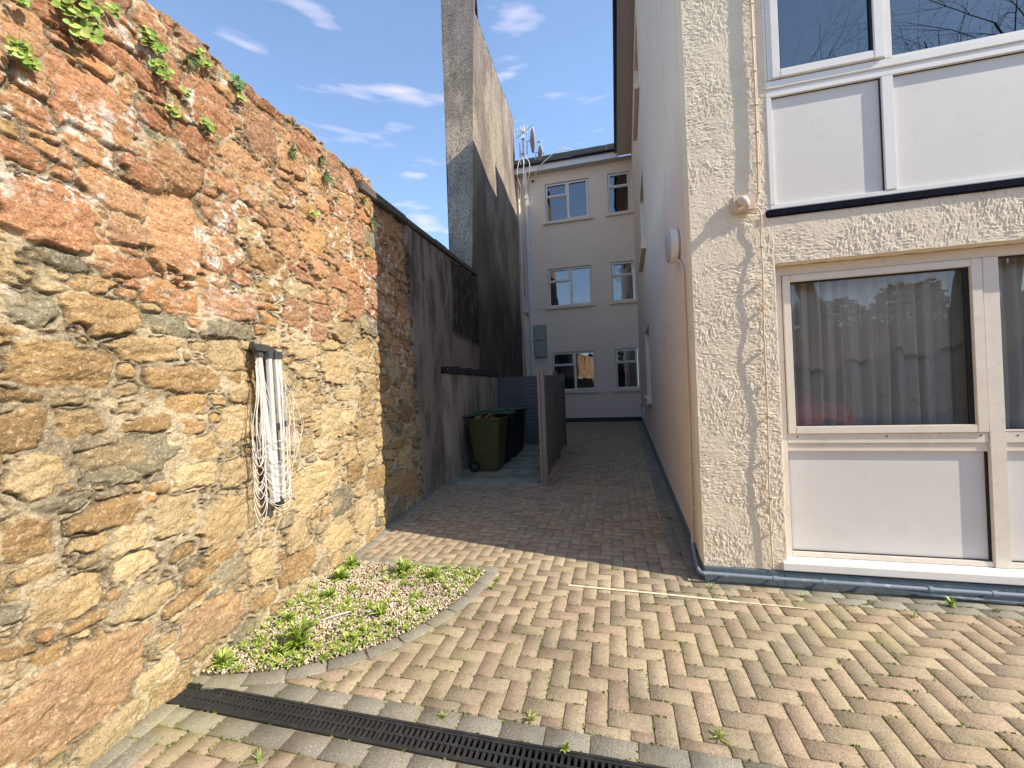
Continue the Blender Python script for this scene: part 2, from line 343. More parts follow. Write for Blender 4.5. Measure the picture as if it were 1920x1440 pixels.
# --- concrete pad of the bin store
g = MB(); g.hexa([(lx(6.2), 6.22, -.01), (-1.17, 6.2, -.01), (-1.33, 10.5, -.01), (lx(10.5), 10.5, -.01), (lx(6.2), 6.25, .035), (-1.19, 6.23, .035), (-1.35, 10.5, .035), (lx(10.5), 10.5, .035)])
tag(g.build('concrete_pad', M_['concrete'], bevel=.006), kind='structure')

# --- drain channel with slotted grates
dr = empty('drain_channel', (-.5, 1.667, 0), 'black slotted drainage channel running across the paving from the stone wall', 'drain')
g = MB(); y0, y1 = 1.597, 1.738; X0, X1 = -2.36, 8.9
g.box(X0, X1, y0, y0+.012, -.04, .003); g.box(X0, X1, y1-.012, y1, -.04, .003); g.box(X0, X1, y0+.012, y1-.012, -.04, -.03)
g.build('channel_frame', M_['drain'], dr)
for s in range(9):                                 # half metre... one metre grate sections
    xa = X0+s*1.25+.002; xb = min(X0+(s+1)*1.25-.002, X1); g = MB()
    g.box(xa, xb, y0+.0135, y0+.024, -.018, .0); g.box(xa, xb, y1-.024, y1-.0135, -.018, .0); g.box(xa, xb, 1.661, 1.673, -.018, -.0015)
    n = int((xb-xa)/.0275)
    for k in range(n+1):
        x = xa+k*(xb-xa-.013)/n
        for (ya, yb) in ((y0+.024, 1.661), (1.673, y1-.024)):
            g.hexa([(x, ya, -.014), (x+.013, ya, -.014), (x+.013, yb, -.014), (x, yb, -.014), (x+.0015, ya, -.0015), (x+.0115, ya, -.0015), (x+.0115, yb, -.0015), (x+.0015, yb, -.0015)])
    g.build('grate', M_['drain'], dr)

# ================================================================== RUBBLE WALL
BIG = [(1.37, 2.91, .194, .149, 'r'), (1.19, 2.35, .201, .155, 'r'), (1.75, 2.47, .181, .254, 'r'), (1.46, 2.54, .154, .093, 'r'), (1.78, 2.82, .153, .109, 'r'), (1.48, 2.38, .078, .079, 'r'), (2.41, 3.44, .188, .196, 'r'), (1.99, 3.32, .167, .167, 'r'), (1.13, 3.05, .084, .093, 'r'), (1.65, 3.03, .092, .052, 'r'), (1.22, 2.6, .07, .034, 'r'), (1.35, 2.7, .089, .064, 'r'), (1.57, 2.71, .112, .066, 'r'), (2.28, 2.67, .124, .081, 'y'), (2.39, 2.5, .143, .084, 'o'), (1.55, 3.23, .207, .066, 'r'), (1.45, 3.33, .083, .093, 'r'), (1.15, 2.87, .077, .066, 'r'), (2.09, 2.89, .124, .069, 'r'), (2.75, 3.41, .163, .131, 'r'), (2.31, 2.92, .137, .083, 'o'), (3.95, 3.66, .15, .18, 'o'), (1.21, 2.17, .109, .036, 'g'), (1.21, 1.7, .214, .093, 'b'), (1.39, 1.95, .187, .089, 'b'), (1.1, 1.94, .096, .08, 'g'), (1.08, 1.45, .07, .087, 'b'), (1.27, 1.47, .101, .06, 't'), (1.47, 1.28, .225, .106, 'g'), (1.12, 1.27, .11, .097, 'y'), (1.59, 1.81, .174, .071, 't'), (1.71, 1.93, .121, .05, 'g'), (2.1, 1.98, .208, .065, 'g'), (1.78, 1.66, .254, .077, 'b'), (1.54, 1.43, .133, .051, 'b'), (2.1, 1.38, .124, .141, 'y'), (1.87, 1.26, .097, .086, 'y'), (1.81, 1.12, .144, .095, 'y'), (2.1, 1.08, .124, .107, 'y'), (2.05, .8, .276, .161, 'y'), (2.89, .81, .292, .18, 'y'), (3.31, 1.78, .33, .172, 't'), (2.77, 1.89, .196, .085, 't'), (3.16, 1.3, .164, .18, 'y'), (1.68, .93, .169, .118, 'y'), (1.35, 1.03, .157, .067, 'b'), (1.21, 1.13, .1, .049, 'g'), (1.3, .94, .097, .041, 'y'), (1.09, 1.03, .095, .078, 'b'), (1.24, .33, .31, .215, 'p'), (1.23, .74, .151, .092, 'y'), (1.47, .76, .162, .08, 'y'), (1.53, .56, .182, .083, 'y'), (1.89, .25, .236, .138, 'p'), (1.46, .89, .099, .07, 'y'), (2.05, .46, .136, .078, 'g'), (2.65, .47, .157, .128, 'y'), (2.29, .4, .105, .135, 'y'), (2.65, .24, .254, .111, 'b'), (3.17, .26, .23, .111, 'y'), (3.67, .31, .232, .2, 'y'), (1.3, .6, .104, .037, 'b'), (1.72, .45, .145, .045, 'b'), (1.1, .89, .08, .033, 't'), (1.05, .62, .06, .028, 'b'), (2.11, .06, .125, .072, 'g'), (2.79, 2.38, .146, .087, 't'), (3.4, 2.14, .241, .112, 't'), (3.46, 1.53, .286, .072, 'y'), (3.07, 2.24, .171, .084, 'r'), (2.72, 1.13, .159, .091, 't')]
PAL = dict(r=[(.46, .235, .13), (.40, .19, .105), (.51, .29, .16), (.44, .245, .15)], o=[(.50, .29, .14), (.48, .25, .12)], y=[(.53, .40, .225), (.48, .355, .20), (.56, .43, .25)],
           b=[(.36, .235, .115), (.42, .275, .135)], t=[(.50, .38, .22), (.45, .32, .17)], g=[(.24, .215, .15), (.30, .26, .18)], p=[(.47, .31, .18), (.44, .29, .17)])
def zsplit(s): return 2.12+.14*math.sin(s*2.1)-.02*s
stones = [list(b[:4])+[b[4]] for b in BIG]
def try_add(s, z, a, b, k):
    for t in stones:
        if abs(t[0]-s) > t[2]+a or abs(t[1]-z) > t[3]+b: continue
        ds = abs(s-t[0])/(t[2]+a); dz = abs(z-t[3+0] if False else z-t[1])/(t[3]+b)
        if (ds**2.6+dz**2.6) < k: return False
    stones.append([s, z, a, b, None]); return True
for (n, a0, a1, k) in ((4000, .13, .26, .74), (9000, .08, .14, .70), (16000, .045, .085, .66), (16000, .026, .045, .66)):
    for _ in range(n):
        s = random.uniform(-3.0, 5.6); z = random.uniform(0, 3.95); a = random.uniform(a0, a1); b = a*random.uniform(.38, .72)
        if z > 2.2 and random.random() < .25: a *= .7; b = a*random.uniform(.8, 1.2)
        if s < .8 and a < .045: continue
        if s < .0 and a < .08: continue
        try_add(s, z, a, b, k)
ST = np.array([t[:4] for t in stones], float); NS = len(ST)
rs = np.random.default_rng(5)
s_rot = rs.uniform(-.16, .16, NS); s_off = rs.uniform(0, 1, NS); s_tx = rs.uniform(-.09, .09, NS); s_tz = rs.uniform(-.12, .08, NS); s_p = rs.uniform(3.5, 8.0, NS)
for i in range(len(BIG)): s_rot[i] *= .4
s_col = np.zeros((NS, 3)); s_red = np.zeros(NS)
for i, t in enumerate(stones):
    k = t[4]
    if k is None:
        up = t[1] > zsplit(t[0])+random.uniform(-.05, .05); r = random.random()
        k = (('r' if r < .72 else 'o' if r < .90 else 'b' if r < .96 else 'g') if up else ('y' if r < .34 else 't' if r < .58 else 'b' if r < .84 else 'g' if r < .97 else 'o'))
    c = np.array(random.choice(PAL[k]))*random.uniform(.86, 1.12)
    s_col[i] = c; s_red[i] = k in 'ro'
# grid
us = np.concatenate([np.arange(-3.0, .2, .035), np.arange(.2, .95, .014), np.arange(.95, 4.2, .0055), np.arange(4.2, 5.5, .011)])
NV = 690
def topz(s): return np.interp(s, [-3, 1.6, 2.0, 2.86, 4.0, 4.1, 4.14, 5.5], [3.62, 3.64, 3.66, 3.74, 3.85, 3.86, 3.72, 3.84])+.030*(fbm(s*7, s*0+2.2, 9, 3)-.5)*2+.035*(vnoise(s*4.2, s*0, 4) > .62)*(s < 4.05)
TZ = topz(us); vv = np.linspace(0, 1, NV)
U = np.repeat(us[:, None], NV, 1); Z = TZ[:, None]*vv[None, :]-.03*(1-vv[None, :])
wu = U+(fbm(U*9, Z*9, 21, 3)-.5)*.075+(fbm(U*40, Z*40, 22, 2)-.5)*.016
wz = Z+(fbm(U*8, Z*11, 31, 3)-.5)*.055+(fbm(U*45, Z*45, 32, 2)-.5)*.014
D1 = np.full(U.shape, 1e9); D2 = np.full(U.shape, 1e9); I1 = np.zeros(U.shape, int); I2 = np.zeros(U.shape, int)
for i in range(NS):
    s, z, a, b = ST[i]; reach = 2.4
    iu0, iu1 = np.searchsorted(us, [s-a*reach-.08, s+a*reach+.08])
    if iu1 <= iu0: continue
    tz = TZ[iu0:iu1].mean(); v0 = max(0, int((z-b*reach-.1)/tz*NV)); v1 = min(NV, int((z+b*reach+.1)/tz*NV)+2)
    if v1 <= v0: continue
    sl = (slice(iu0, iu1), slice(v0, v1)); du = wu[sl]-s; dz = wz[sl]-z; c, q = math.cos(s_rot[i]), math.sin(s_rot[i])
    p = s_p[i]; d = (np.abs((du*c+dz*q)/a)**p+np.abs((-du*q+dz*c)/b)**p)**(1/p)
    A, B = D1[sl], D2[sl]; near = d < A; mid = (~near) & (d < B)
    J1, J2 = I1[sl], I2[sl]
    J2[near] = J1[near]; B[near] = A[near]; A[near] = d[near]; J1[near] = i
    B[mid] = d[mid]; J2[mid] = i
sz = np.minimum(ST[I1, 2], ST[I1, 3]*1.5)
edge = (D2-D1)/(1/ST[I1, 3]+1/ST[np.where(D2 < 1e8, I2, I1), 3])
out = (1.62-D1)*ST[I1, 3]                          # distance inside its own outline
e = np.minimum(edge, out)
gapn = fbm(U*5, Z*5, 41, 3); lower = 1-sstep(2.0, 2.25, Z+.14*np.sin(U*2.1))
ew = .0015+.0115*np.clip((gapn-.36)*2.2, 0, 1)*(.45+.75*lower)              # joint half width: wide smeared mortar in places
mask = sstep(ew, ew+.0055, e)
rnd = fbm(U*16, Z*22, 51, 5, .55); rid = np.abs(fbm(U*7+I1*3.7, Z*13+I1*1.3, 61, 4)-.5)*2
tilt = (U-ST[I1, 0])*s_tx[I1]+(Z-ST[I1, 1])*s_tz[I1]
face = .006+.018*s_off[I1]*np.clip(sz/.1, .35, 1)+tilt+(rnd-.5)*.024-(1-rid)**6*.010
face = face*(.70+.30*sstep(0, .018, e-ew))
mort = .002+(fbm(U*30, Z*30, 71, 4)-.5)*.020-.014*sstep(.55, .8, fbm(U*6, Z*6, 73, 3))*(1-lower*.4)
fr_ = np.random.default_rng(8); PL = fr_.uniform(-1, 1, (NS, 4, 2)); PC0 = fr_.uniform(.0, .9, (NS, 4))
uu = (wu-ST[I1, 0])/ST[I1, 2]+.25*(fbm(U*26, Z*26, 131, 3)-.5); vz = (wz-ST[I1, 1])/ST[I1, 3]+.25*(fbm(U*26+9, Z*26, 132, 3)-.5)
fc = np.full(U.shape, 1.)
for k in range(4): fc = np.minimum(fc, PC0[I1, k]+PL[I1, k, 0]*uu*1.3+PL[I1, k, 1]*vz*1.3)
face = face+np.clip(fc, -1.2, .8)*np.clip(sz*.11, .004, .014)
hgt = face*mask+mort*(1-mask)
crack = sstep(.007, 0, np.abs(e-ew-.001))*sstep(.40, .55, fbm(U*8, Z*8, 75, 3))
hgt -= crack*.018
col = s_col[I1]*(.71+.62*fbm(U*24, Z*38, 81, 5, .65))[..., None]
st = fbm(U*6+I1, Z*7, 83, 4)[..., None]
col = col*(1-.35*sstep(.52, .72, st))+np.array((.62, .42, .20))*.35*sstep(.52, .72, st)*(.7+.3*(1-s_red[I1]))[..., None]
mcol = np.array((.60, .50, .345))*(.72+.5*fbm(U*22, Z*22, 85, 4))[..., None]
mcol = mcol*(1-.35*sstep(.5, .7, fbm(U*3, Z*3, 86, 3)))[..., None]
col = col*mask[..., None]+mcol*(1-mask[..., None])
lich = sstep(.575, .64, fbm(U*19, Z*19, 91, 5, .7))*sstep(.46, .60, fbm(U*2.3+3, Z*2.6, 93, 3))*sstep(1.75, 2.3, Z+.15*np.sin(U*3))
col = col*(1-.8*lich[..., None])+np.array((.80, .76, .70))*.8*lich[..., None]
col *= (1-.62*crack)[..., None]
dirt = sstep(.5, .75, fbm(U*1.7, Z*2.4, 95, 4))*.16; col *= (1-dirt)[..., None]
green = sstep(.55, .72, fbm(U*8, Z*8, 97, 4))*sstep(.35, .0, Z)*.4
col = col*(1-green[..., None])+np.array((.25, .27, .09))*green[..., None]
top_d = sstep(-.16, -.01, Z-TZ[:, None])*sstep(.35, .6, fbm(U*10, Z*10, 99, 3))*.5
col = col*(1-top_d[..., None])+np.array((.16, .13, .10))*top_d[..., None]
lum = col.mean(-1, keepdims=True); col = np.clip((col*1.04-lum*.04)*.97, 0, 1)
hgt = hgt+.025*(U < 4.13)*sstep(4.14, 4.10, U)
nx, ny = 1/math.hypot(1, .1109), .1109/math.hypot(1, .1109)
Xg = -2.335-.1109*(U-1.691)+nx*hgt; Yg = U+ny*hgt; Zg = Z+0
NT = 16                                            # rows of the broad rough wall top, then down the back
tt = np.linspace(.03, 1, NT)[None, :]
TX = Xg[:, -1:]-.5*tt; TY = np.repeat(us[:, None], NT, 1); TZz = Zg[:, -1:]+.05*np.sin(tt*3.1)+(fbm(TY*12, tt*5+us[:, None]*0, 13, 3)-.5)*.09*np.minimum(1, tt*6)
TZz[:, -1] = -.1
Xg = np.hstack([Xg, TX]); Yg = np.hstack([Yg, TY]); Zg = np.hstack([Zg, TZz])
tc_ = np.array((.34, .24, .17))[None, None, :]*(.6+.8*fbm(TY*20, tt*8+us[:, None]*0, 17, 3))[..., None]
col = np.concatenate([col, tc_], 1)
NVV = NV+NT
rw = np_mesh('stone_wall', np.stack([Xg, Yg, Zg], -1).reshape(-1, 3), grid_faces(len(us), NVV)[:, ::-1], M_['stone'], col=col.reshape(-1, 3), smooth=True)
tag(rw, 'tall rubble stone wall, red sandstone above and ochre stone below, in full sun on the left', 'stone wall')
def wall_pt(s, z, out=0.0): return Vector((-2.319-.1109*(s-1.691)+nx*out, s+ny*out, z))

# ================================================================== RENDERED WALL, ANNEX, TALL PARTY WALL
rwall = empty('rendered_wall', (lx(7), 7, 0), 'dark weathered rendered boundary wall between the rubble wall and the tall wall', 'wall')
ys = np.arange(4.98, 9.3, .03); zs = np.linspace(-.02, 1, 120); Yr = np.repeat(ys[:, None], 120, 1)
tzr = 3.80+(ys-4.1)*(.40/4.9)-.1
Zr = tzr[:, None]*zs[None, :]
edgey = 5.02+.30*(1-zs)[None, :]+.03*(fbm(zs*30, zs*0, 3, 3)[None, :]-.5)*2
Yr = np.maximum(Yr, edgey)
patch = sstep(2.55, 2.6, Zr+.06*(vnoise(Yr*3, Zr*0, 8)-.5))*.018
Xr = lx(Yr)+.035+.014*(fbm(Yr*1.5, Zr*1.5, 5, 3)-.5)+patch*(Yr > 7.6)
Xr[0, :] -= .08
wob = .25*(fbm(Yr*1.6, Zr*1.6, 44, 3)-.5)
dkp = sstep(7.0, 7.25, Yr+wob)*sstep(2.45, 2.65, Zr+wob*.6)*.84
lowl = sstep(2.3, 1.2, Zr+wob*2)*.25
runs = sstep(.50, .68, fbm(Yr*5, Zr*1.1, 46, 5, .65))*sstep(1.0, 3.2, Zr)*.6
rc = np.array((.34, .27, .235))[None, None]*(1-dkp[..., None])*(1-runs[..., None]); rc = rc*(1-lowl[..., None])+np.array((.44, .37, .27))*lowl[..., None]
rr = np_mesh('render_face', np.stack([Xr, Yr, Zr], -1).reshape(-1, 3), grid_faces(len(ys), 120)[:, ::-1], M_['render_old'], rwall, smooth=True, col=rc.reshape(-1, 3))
g = MB(); zt = lambda y: 3.80+(y-4.1)*(.48/4.9)-.02
g.hexa([(lx(5.6)-.5, 5.6, 0), (lx(5.6), 5.6, 0), (lx(9.4), 9.4, 0), (lx(9.4)-.5, 9.4, 0), (lx(5.6)-.5, 5.6, zt(5.6)-.07), (lx(5.6), 5.6, zt(5.6)-.07), (lx(9.4), 9.4, zt(9.4)-.07), (lx(9.4)-.5, 9.4, zt(9.4)-.07)])
g.build('wall_core', M_['render_low'], rwall)
g = MB(); n = 9; yy = np.linspace(3.78, 9.35, n+1)
for i in range(n):
    a, b = yy[i]+.004, yy[i+1]-.004; j = random.uniform(-.012, .012)
    g.hexa([(lx(a)-.5, a, zt(a)-.085), (lx(a)+.06, a, zt(a)-.085), (lx(b)+.06, b, zt(b)-.085), (lx(b)-.5, b, zt(b)-.085), (lx(a)-.46, a, zt(a)+.04+j), (lx(a)+.045, a, zt(a)+.02+j), (lx(b)+.045, b, zt(b)+.02+j), (lx(b)-.46, b, zt(b)+.04+j)])
g.build('coping', M_['coping'], rwall, bevel=.012)
tag(rwall)

ann = empty('low_wall', (-2.75, 8.3, 0), 'low stained rendered wall with a blackened coping behind the green bins', 'wall')
g = MB(); ax = lambda y: -2.70-.075*(y-6.3)
ys = np.arange(6.3, 10.45, .04); zs = np.linspace(0, 1, 60); Ya = np.repeat(ys[:, None], 60, 1); Za = 1.80*zs[None, :]+0*Ya
Xa = ax(Ya)+.012*(fbm(Ya*4, Za*4, 6, 3)-.5)-.02*sstep(.03, 0, Ya-6.3)
np_mesh('render_face', np.stack([Xa, Ya, Za], -1).reshape(-1, 3), grid_faces(len(ys), 60)[:, ::-1], M_['render_low'], ann, smooth=True)
g.hexa([(ax(6.3)-.35, 6.31, 0), (ax(6.3)-.015, 6.302, 0), (ax(10.4)-.02, 10.4, 0), (ax(10.4)-.9, 10.4, 0), (ax(6.3)-.35, 6.31, 1.80), (ax(6.3)-.015, 6.302, 1.80), (ax(10.4)-.02, 10.4, 1.80), (ax(10.4)-.9, 10.4, 1.80)])
g.build('wall_core', M_['render_low'], ann)
g = MB(); yy = np.linspace(6.28, 10.4, 6)
for a, b in zip(yy, yy[1:]):
    g.hexa([(ax(a)-.5, a, 1.80), (ax(a)+.03, a, 1.80), (ax(b)+.03, b-.004, 1.80), (ax(b)-.9, b-.004, 1.80), (ax(a)-.5, a, 1.93), (ax(a)+.01, a, 1.91), (ax(b)+.01, b-.004, 1.95), (ax(b)-.9, b-.004, 1.97)])
g.build('coping', mat('black_coping', (.035, .032, .03), .95, var=[(14, (.30, .27, .2), .6, .72, .7)], bump=[(30, .02)]), ann, bevel=.015)

# tall party wall: raked front end, long side going back to the rear building
tall = empty('tall_party_wall', (-3.3, 12, 0), 'very tall weathered roughcast wall standing like a chimney behind the boundary wall', 'wall')
def tsx(y): return -3.13-(y-9.0)*.0771
def tfy(z): return 9.0+max(0, z-4.28)*.165
zz = np.linspace(0, 13.6, 150); 
def sheet(name, P, mt, parent, seed, amp=.02, fr=1.4):
    P = np.array(P)                                # (nu,nv,3)
    shade_st = sstep(6.3, 3.2, P[..., 2]+1.6*(fbm(P[..., 1]*.8, P[..., 2]*.5, 48+seed, 3)-.5)*2)*.86*(1 if seed == 1 else .5)  # black stain over the lower wall, painted deeper to stand for its shade
    shade_st = np.maximum(shade_st, sstep(.52, .70, fbm(P[..., 1]*2.4+P[..., 0]*3, P[..., 2]*.8, 49, 5, .65))*.38)
    cc = np.array((.52, .445, .355))[None, None]*(1-shade_st[..., None])
    return np_mesh(name, P.reshape(-1, 3), grid_faces(P.shape[0], P.shape[1]), mt, parent, smooth=True, col=cc.reshape(-1, 3))
A = []; nU = 90
for iu in range(nU):
    row = []
    for z in zz:
        f = iu/(nU-1); ya = tfy(z); yb = 16.62
        y = ya+(yb-ya)*f; tz = 11.48+(y-10.3)*.17; 
        z2 = min(z, tz+(.9 if f < .012 else 0)); rr_ = .03*(float(vnoise(np.array(y*.8), np.array(z2*.8), 2))-.5)
        row.append((tsx(y)+rr_+.05*math.exp(-((y-ya)/.12)**2)*0, y+.04*(float(vnoise(np.array(z2*1.1), np.array(0.), 6))-.5)*(1-f), z2))
    A.append(row)
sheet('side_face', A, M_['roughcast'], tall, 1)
fl = lambda z: float(np.interp(z, [0, 4.9, 6.7, 10.7, 13.6], [-3.66, -3.72, -3.80, -4.09, -4.25]))
A2 = []
for iu in range(24):
    row = []
    for k, z in enumerate(zz):
        y = tfy(z); f = iu/23; xr = A[0][k][0]; z2 = min(z, 12.4)
        row.append((fl(z2)+(xr-fl(z2))*f, A[0][k][1]+.02*(float(vnoise(np.array(f*4), np.array(z2*1.5), 12))-.5)*math.sin(math.pi*f), min(z2, A[0][k][2]+.0 if f > .97 else z2)))
    A2.append(row)
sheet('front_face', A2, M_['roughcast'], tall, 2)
g = MB(); t0, t1 = 11.45, 12.55
g.add([(tsx(10.3)+.0, 10.2, t0-.02), (tsx(16.62), 16.62, t1), (tsx(16.62)-.75, 16.62, t1), (fl(11.5), 10.2, t0-.02)], [(0, 1, 2, 3)])
g.add([(fl(0), 9.0, 0), (fl(4.9), tfy(4.9), 4.9), (fl(8), tfy(8), 8), (fl(12.4), tfy(12.4), 12.4), (tsx(16.62)-.75, 16.62, t1), (tsx(16.62)-.75, 16.62, 0)], [(0, 1, 2, 3, 4, 5)])
g.c = [(.5, .43, .35)]*len(g.v); g.build('wall_back', M_['roughcast'], tall)

# ================================================================== REAR BUILDING
FY = 16.65
rear = empty('rear_building', (-1.5, FY, 0), 'cream rendered three storey building closing the far end of the alley', 'building')
WINS = [(-2.52, -.78, 8.16, 9.72), (-.03, .80, 8.16, 9.74), (-2.53, -.80, 4.70, 6.25), (-.03, .83, 4.70, 6.25), (-2.50, -.77, 1.27, 2.84), (0.0, .84, 1.27, 2.84)]
def wall_holes(name, x0, x1, z0, z1, holes, thick, m, parent, T):
    """wall in local (u, depth, z) with rectangular holes incl. reveals; T maps to world"""
    xs = sorted({x0, x1, *[h[0] for h in holes], *[h[1] for h in holes]}); zs_ = sorted({z0, z1, *[h[2] for h in holes], *[h[3] for h in holes]})
    g = MB()
    inside = lambda x, z: any(h[0] < x < h[1] and h[2] < z < h[3] for h in holes)
    for a, b in zip(xs, xs[1:]):
        for c, d in zip(zs_, zs_[1:]):
            if not inside((a+b)/2, (c+d)/2): g.add([T(a, 0, c), T(b, 0, c), T(b, 0, d), T(a, 0, d)], [(0, 1, 2, 3)])
    for h in holes:
        a, b, c, d = h
        for p, q in (((a, c), (a, d)), ((a, d), (b, d)), ((b, d), (b, c)), ((b, c), (a, c))):
            g.add([T(p[0], 0, p[1]), T(p[0], thick, p[1]), T(q[0], thick, q[1]), T(q[0], 0, q[1])], [(0, 1, 2, 3)])
    return g.build(name, m, parent)
TF = lambda u, d, z: (u, FY+d, z)
wall_holes('wall', -6.5, .95, 0, 10.3, WINS, .16, M_['creamfar'], rear, TF)
# solid dark rooms behind the windows, and their contents
g = MB()
for (za, zb) in ((.4, 3.2), (3.9, 6.7), (7.3, 10.1)):
    g.add([(-6.4, 19.4, za), (.95, 19.4, za), (.95, 19.4, zb), (-6.4, 19.4, zb)], [(0, 1, 2, 3)])
    g.add([(-6.4, FY+.18, za), (.95, FY+.18, za), (.95, 19.4, za), (-6.4, 19.4, za)], [(0, 1, 2, 3)])
    g.add([(-6.4, FY+.18, zb), (.95, FY+.18, zb), (.95, 19.4, zb), (-6.4, 19.4, zb)], [(0, 1, 2, 3)])
    g.add([(-6.4, FY+.18, za), (-6.4, 19.4, za), (-6.4, 19.4, zb), (-6.4, FY+.18, zb)], [(0, 1, 2, 3)])
g.build('interior', M_['room'], rear)
def rear_window(x0, x1, z0, z1, two, net=None):
    w = MB(); y0 = FY+.075; y1 = FY+.13; f = .055
    def fr(a, b, c, d, t=f, ya=y0, yb=y1):
        w.box(a, a+t, ya, yb, c, d); w.box(b-t, b, ya, yb, c, d); w.box(a+t, b-t, ya, yb, c, c+t); w.box(a+t, b-t, ya, yb, d-t, d)
    x0 += .01; x1 -= .01; z0 += .02; z1 -= .01
    fr(x0, x1, z0, z1)
    zt_ = z1-.52
    if two:
        xm = (x0+x1)/2+.03; w.box(xm-.035, xm+.035, y0, y1, z0+f, z1-f)
        w.box(x0+f, xm-.035, y0, y1, zt_-.03, zt_+.03)
        fr(x0+.02, xm-.01, zt_, z1-.015, .06, y0-.035, y0-.002); fr(xm+.005, x1-.02, z0+.015, z1-.015, .06, y0-.035, y0-.002)
    else:
        w.box(x0+f, x1-f, y0, y1, zt_-.03, zt_+.03); fr(x0+.02, x1-.02, zt_, z1-.015, .06, y0-.035, y0-.002)
    o = w.build('window', M_['upvc'], rear)
    def sub(n, b, mm):
        q = box(n, b, mm); q.parent = o; q.matrix_parent_inverse = o.matrix_world.inverted(); return q
    q = box('pane', (x0+.05, x1-.05, y0+.022, y0+.030, z0+.05, z1-.05), M_['glassfar']); reparent(q, o)
    q = box('sill', (x0-.13, x1+.13, FY-.09, FY+.10, z0-.12, z0-.005), M_['creamfar'], bevel=.008); reparent(q, o)
    if net:
        n = 60; P = []
        for i in range(n): x = x0+.06+(x1-x0-.12)*i/(n-1); P.append([(x, FY+.24+.02*math.sin(i*.9), z0+.03), (x, FY+.24+.02*math.sin(i*.9), z1-net)])
        P = np.array(P); q = np_mesh('net_curtain', P.reshape(-1, 3), grid_faces(n, 2), M_['net'], smooth=True); reparent(q, o)
    return o
for i, (a, b, c, d) in enumerate(WINS): rear_window(a, b, c, d, i % 2 == 0, {4: .05, 5: .05}.get(i))
# small towel in the top right window, bottle in the middle one
box('towel', (.14, .62, FY+.2, FY+.215, 8.93, 9.16), M_['white'], rear)
# fascia, soffit, gutter, roof
box('fascia', (-6.5, .40, FY-.32, FY-.285, 10.17, 10.44), M_['white'], rear)
box('soffit', (-6.5, .95, FY-.285, FY+.0, 10.17, 10.19), M_['soffit'], rear)
g = MB(); g.tube([(-6.5, FY-.37, 10.44), (.36, FY-.37, 10.44)], .055, 10); g.build('gutter', M_['gutter'], rear, smooth=True)
g = MB()
for i in range(22):
    ya = FY-.36+i*.24; za = 10.47+(ya-FY+.36)*.60
    for k in range(26):
        x = -6.5+k*.27; dz = random.uniform(0, .012)
        g.hexa([(x, ya, za-.02), (x+.262, ya, za-.02), (x+.262, ya+.27, za+.145), (x, ya+.27, za+.145), (x, ya, za+.035+dz), (x+.262, ya, za+.035+dz), (x+.262, ya+.27, za+.175), (x, ya+.27, za+.175)])
g.build('roof', M_['tile'], rear)
g = MB()                                            # scored movement joints
g.box(-3.35, -2.67, FY-.004, FY, 4.675, 4.687); g.box(-.62, -.19, FY-.004, FY, 4.675, 4.687); g.box(-.72, .02, FY-.004, FY, 2.86, 2.872); g.box(-.64, -.1, FY-.004, FY, 1.165, 1.173)
build_each(g, 'render_joint', M_['soffit'], rear)
box('plinth', (-3.3, .93, FY-.012, FY, 0, .17), mat('dark_plinth', (.05, .065, .085), .8, spec=.1), rear)
g = MB(); g.tube([(-2.995, FY-.06, 9.90), (-2.995, FY, 9.90)], .085, 16); g.tube([(-2.995, FY-.062, 9.90), (-2.995, FY-.058, 9.90)], .055, 16); v = g.build('vent', M_['creamfar'], rear)
g = MB(); g.tube([(-2.995, FY-.066, 9.90), (-2.995, FY-.0625, 9.90)], .055, 16); q = g.build('vent_opening', M_['black']); reparent(q, v)

dp = empty('downpipe', (-3.27, FY, 0), 'white square rainwater pipe down the far wall beside the tall wall', 'downpipe')
g = MB(); g.box(-3.33, -3.21, FY-.13, FY-.02, .1, 9.75); g.build('pipe', M_['white'], dp, bevel=.01)
g = MB(); g.box(-3.35, -3.19, FY-.15, FY, 6.9, 6.98); g.box(-3.35, -3.19, FY-.15, FY, 3.4, 3.48); g.box(-3.35, -3.19, FY-.15, FY, 9.2, 9.28); build_each(g, 'bracket', M_['white'], dp)
g = MB(); g.hexa([(-3.34, FY-.14, 9.75), (-3.20, FY-.14, 9.75), (-3.20, FY-.02, 9.75), (-3.34, FY-.02, 9.75), (-3.34, FY-.36, 10.15), (-3.20, FY-.36, 10.15), (-3.20, FY-.24, 10.15), (-3.34, FY-.24, 10.15)]); g.build('pipe_offset', M_['white'], dp)
g = MB(); g.tube([(-3.52, FY-.05, 9.9), (-3.52, FY-.05, 5.2)], .03, 8); g.tube([(-3.60, FY-.06, 10.0), (-3.60, FY-.06, .2)], .045, 8)
tag(g.build('waste_pipe', M_['creamfar'], smooth=True), 'thin cream pipes painted like the wall, left of the white rainwater pipe', 'pipe')
jb = empty('cable_box', (-3.47, FY, 4.7), 'small pale cable junction box with loose wires on the far wall', 'junction box')
box('case', (-3.52, -3.40, FY-.09, FY, 4.55, 4.72), M_['creamfar'], jb, bevel=.008)
g = MB()
for k in range(5): a = random.uniform(0, 6); g.tube([(-3.5+.05*math.sin(t+a)+k*.02, FY-.1, 4.56-.03*k-.05*abs(math.sin(t*1.3+a))) for t in np.linspace(0, 3, 8)], .006, 5)
g.build('wires', M_['dkplastic'], jb)
mb_ = empty('meter_box', (-2.93, FY, 3.9), 'pair of grey green metal meter cabinets stacked on the far wall', 'meter box')
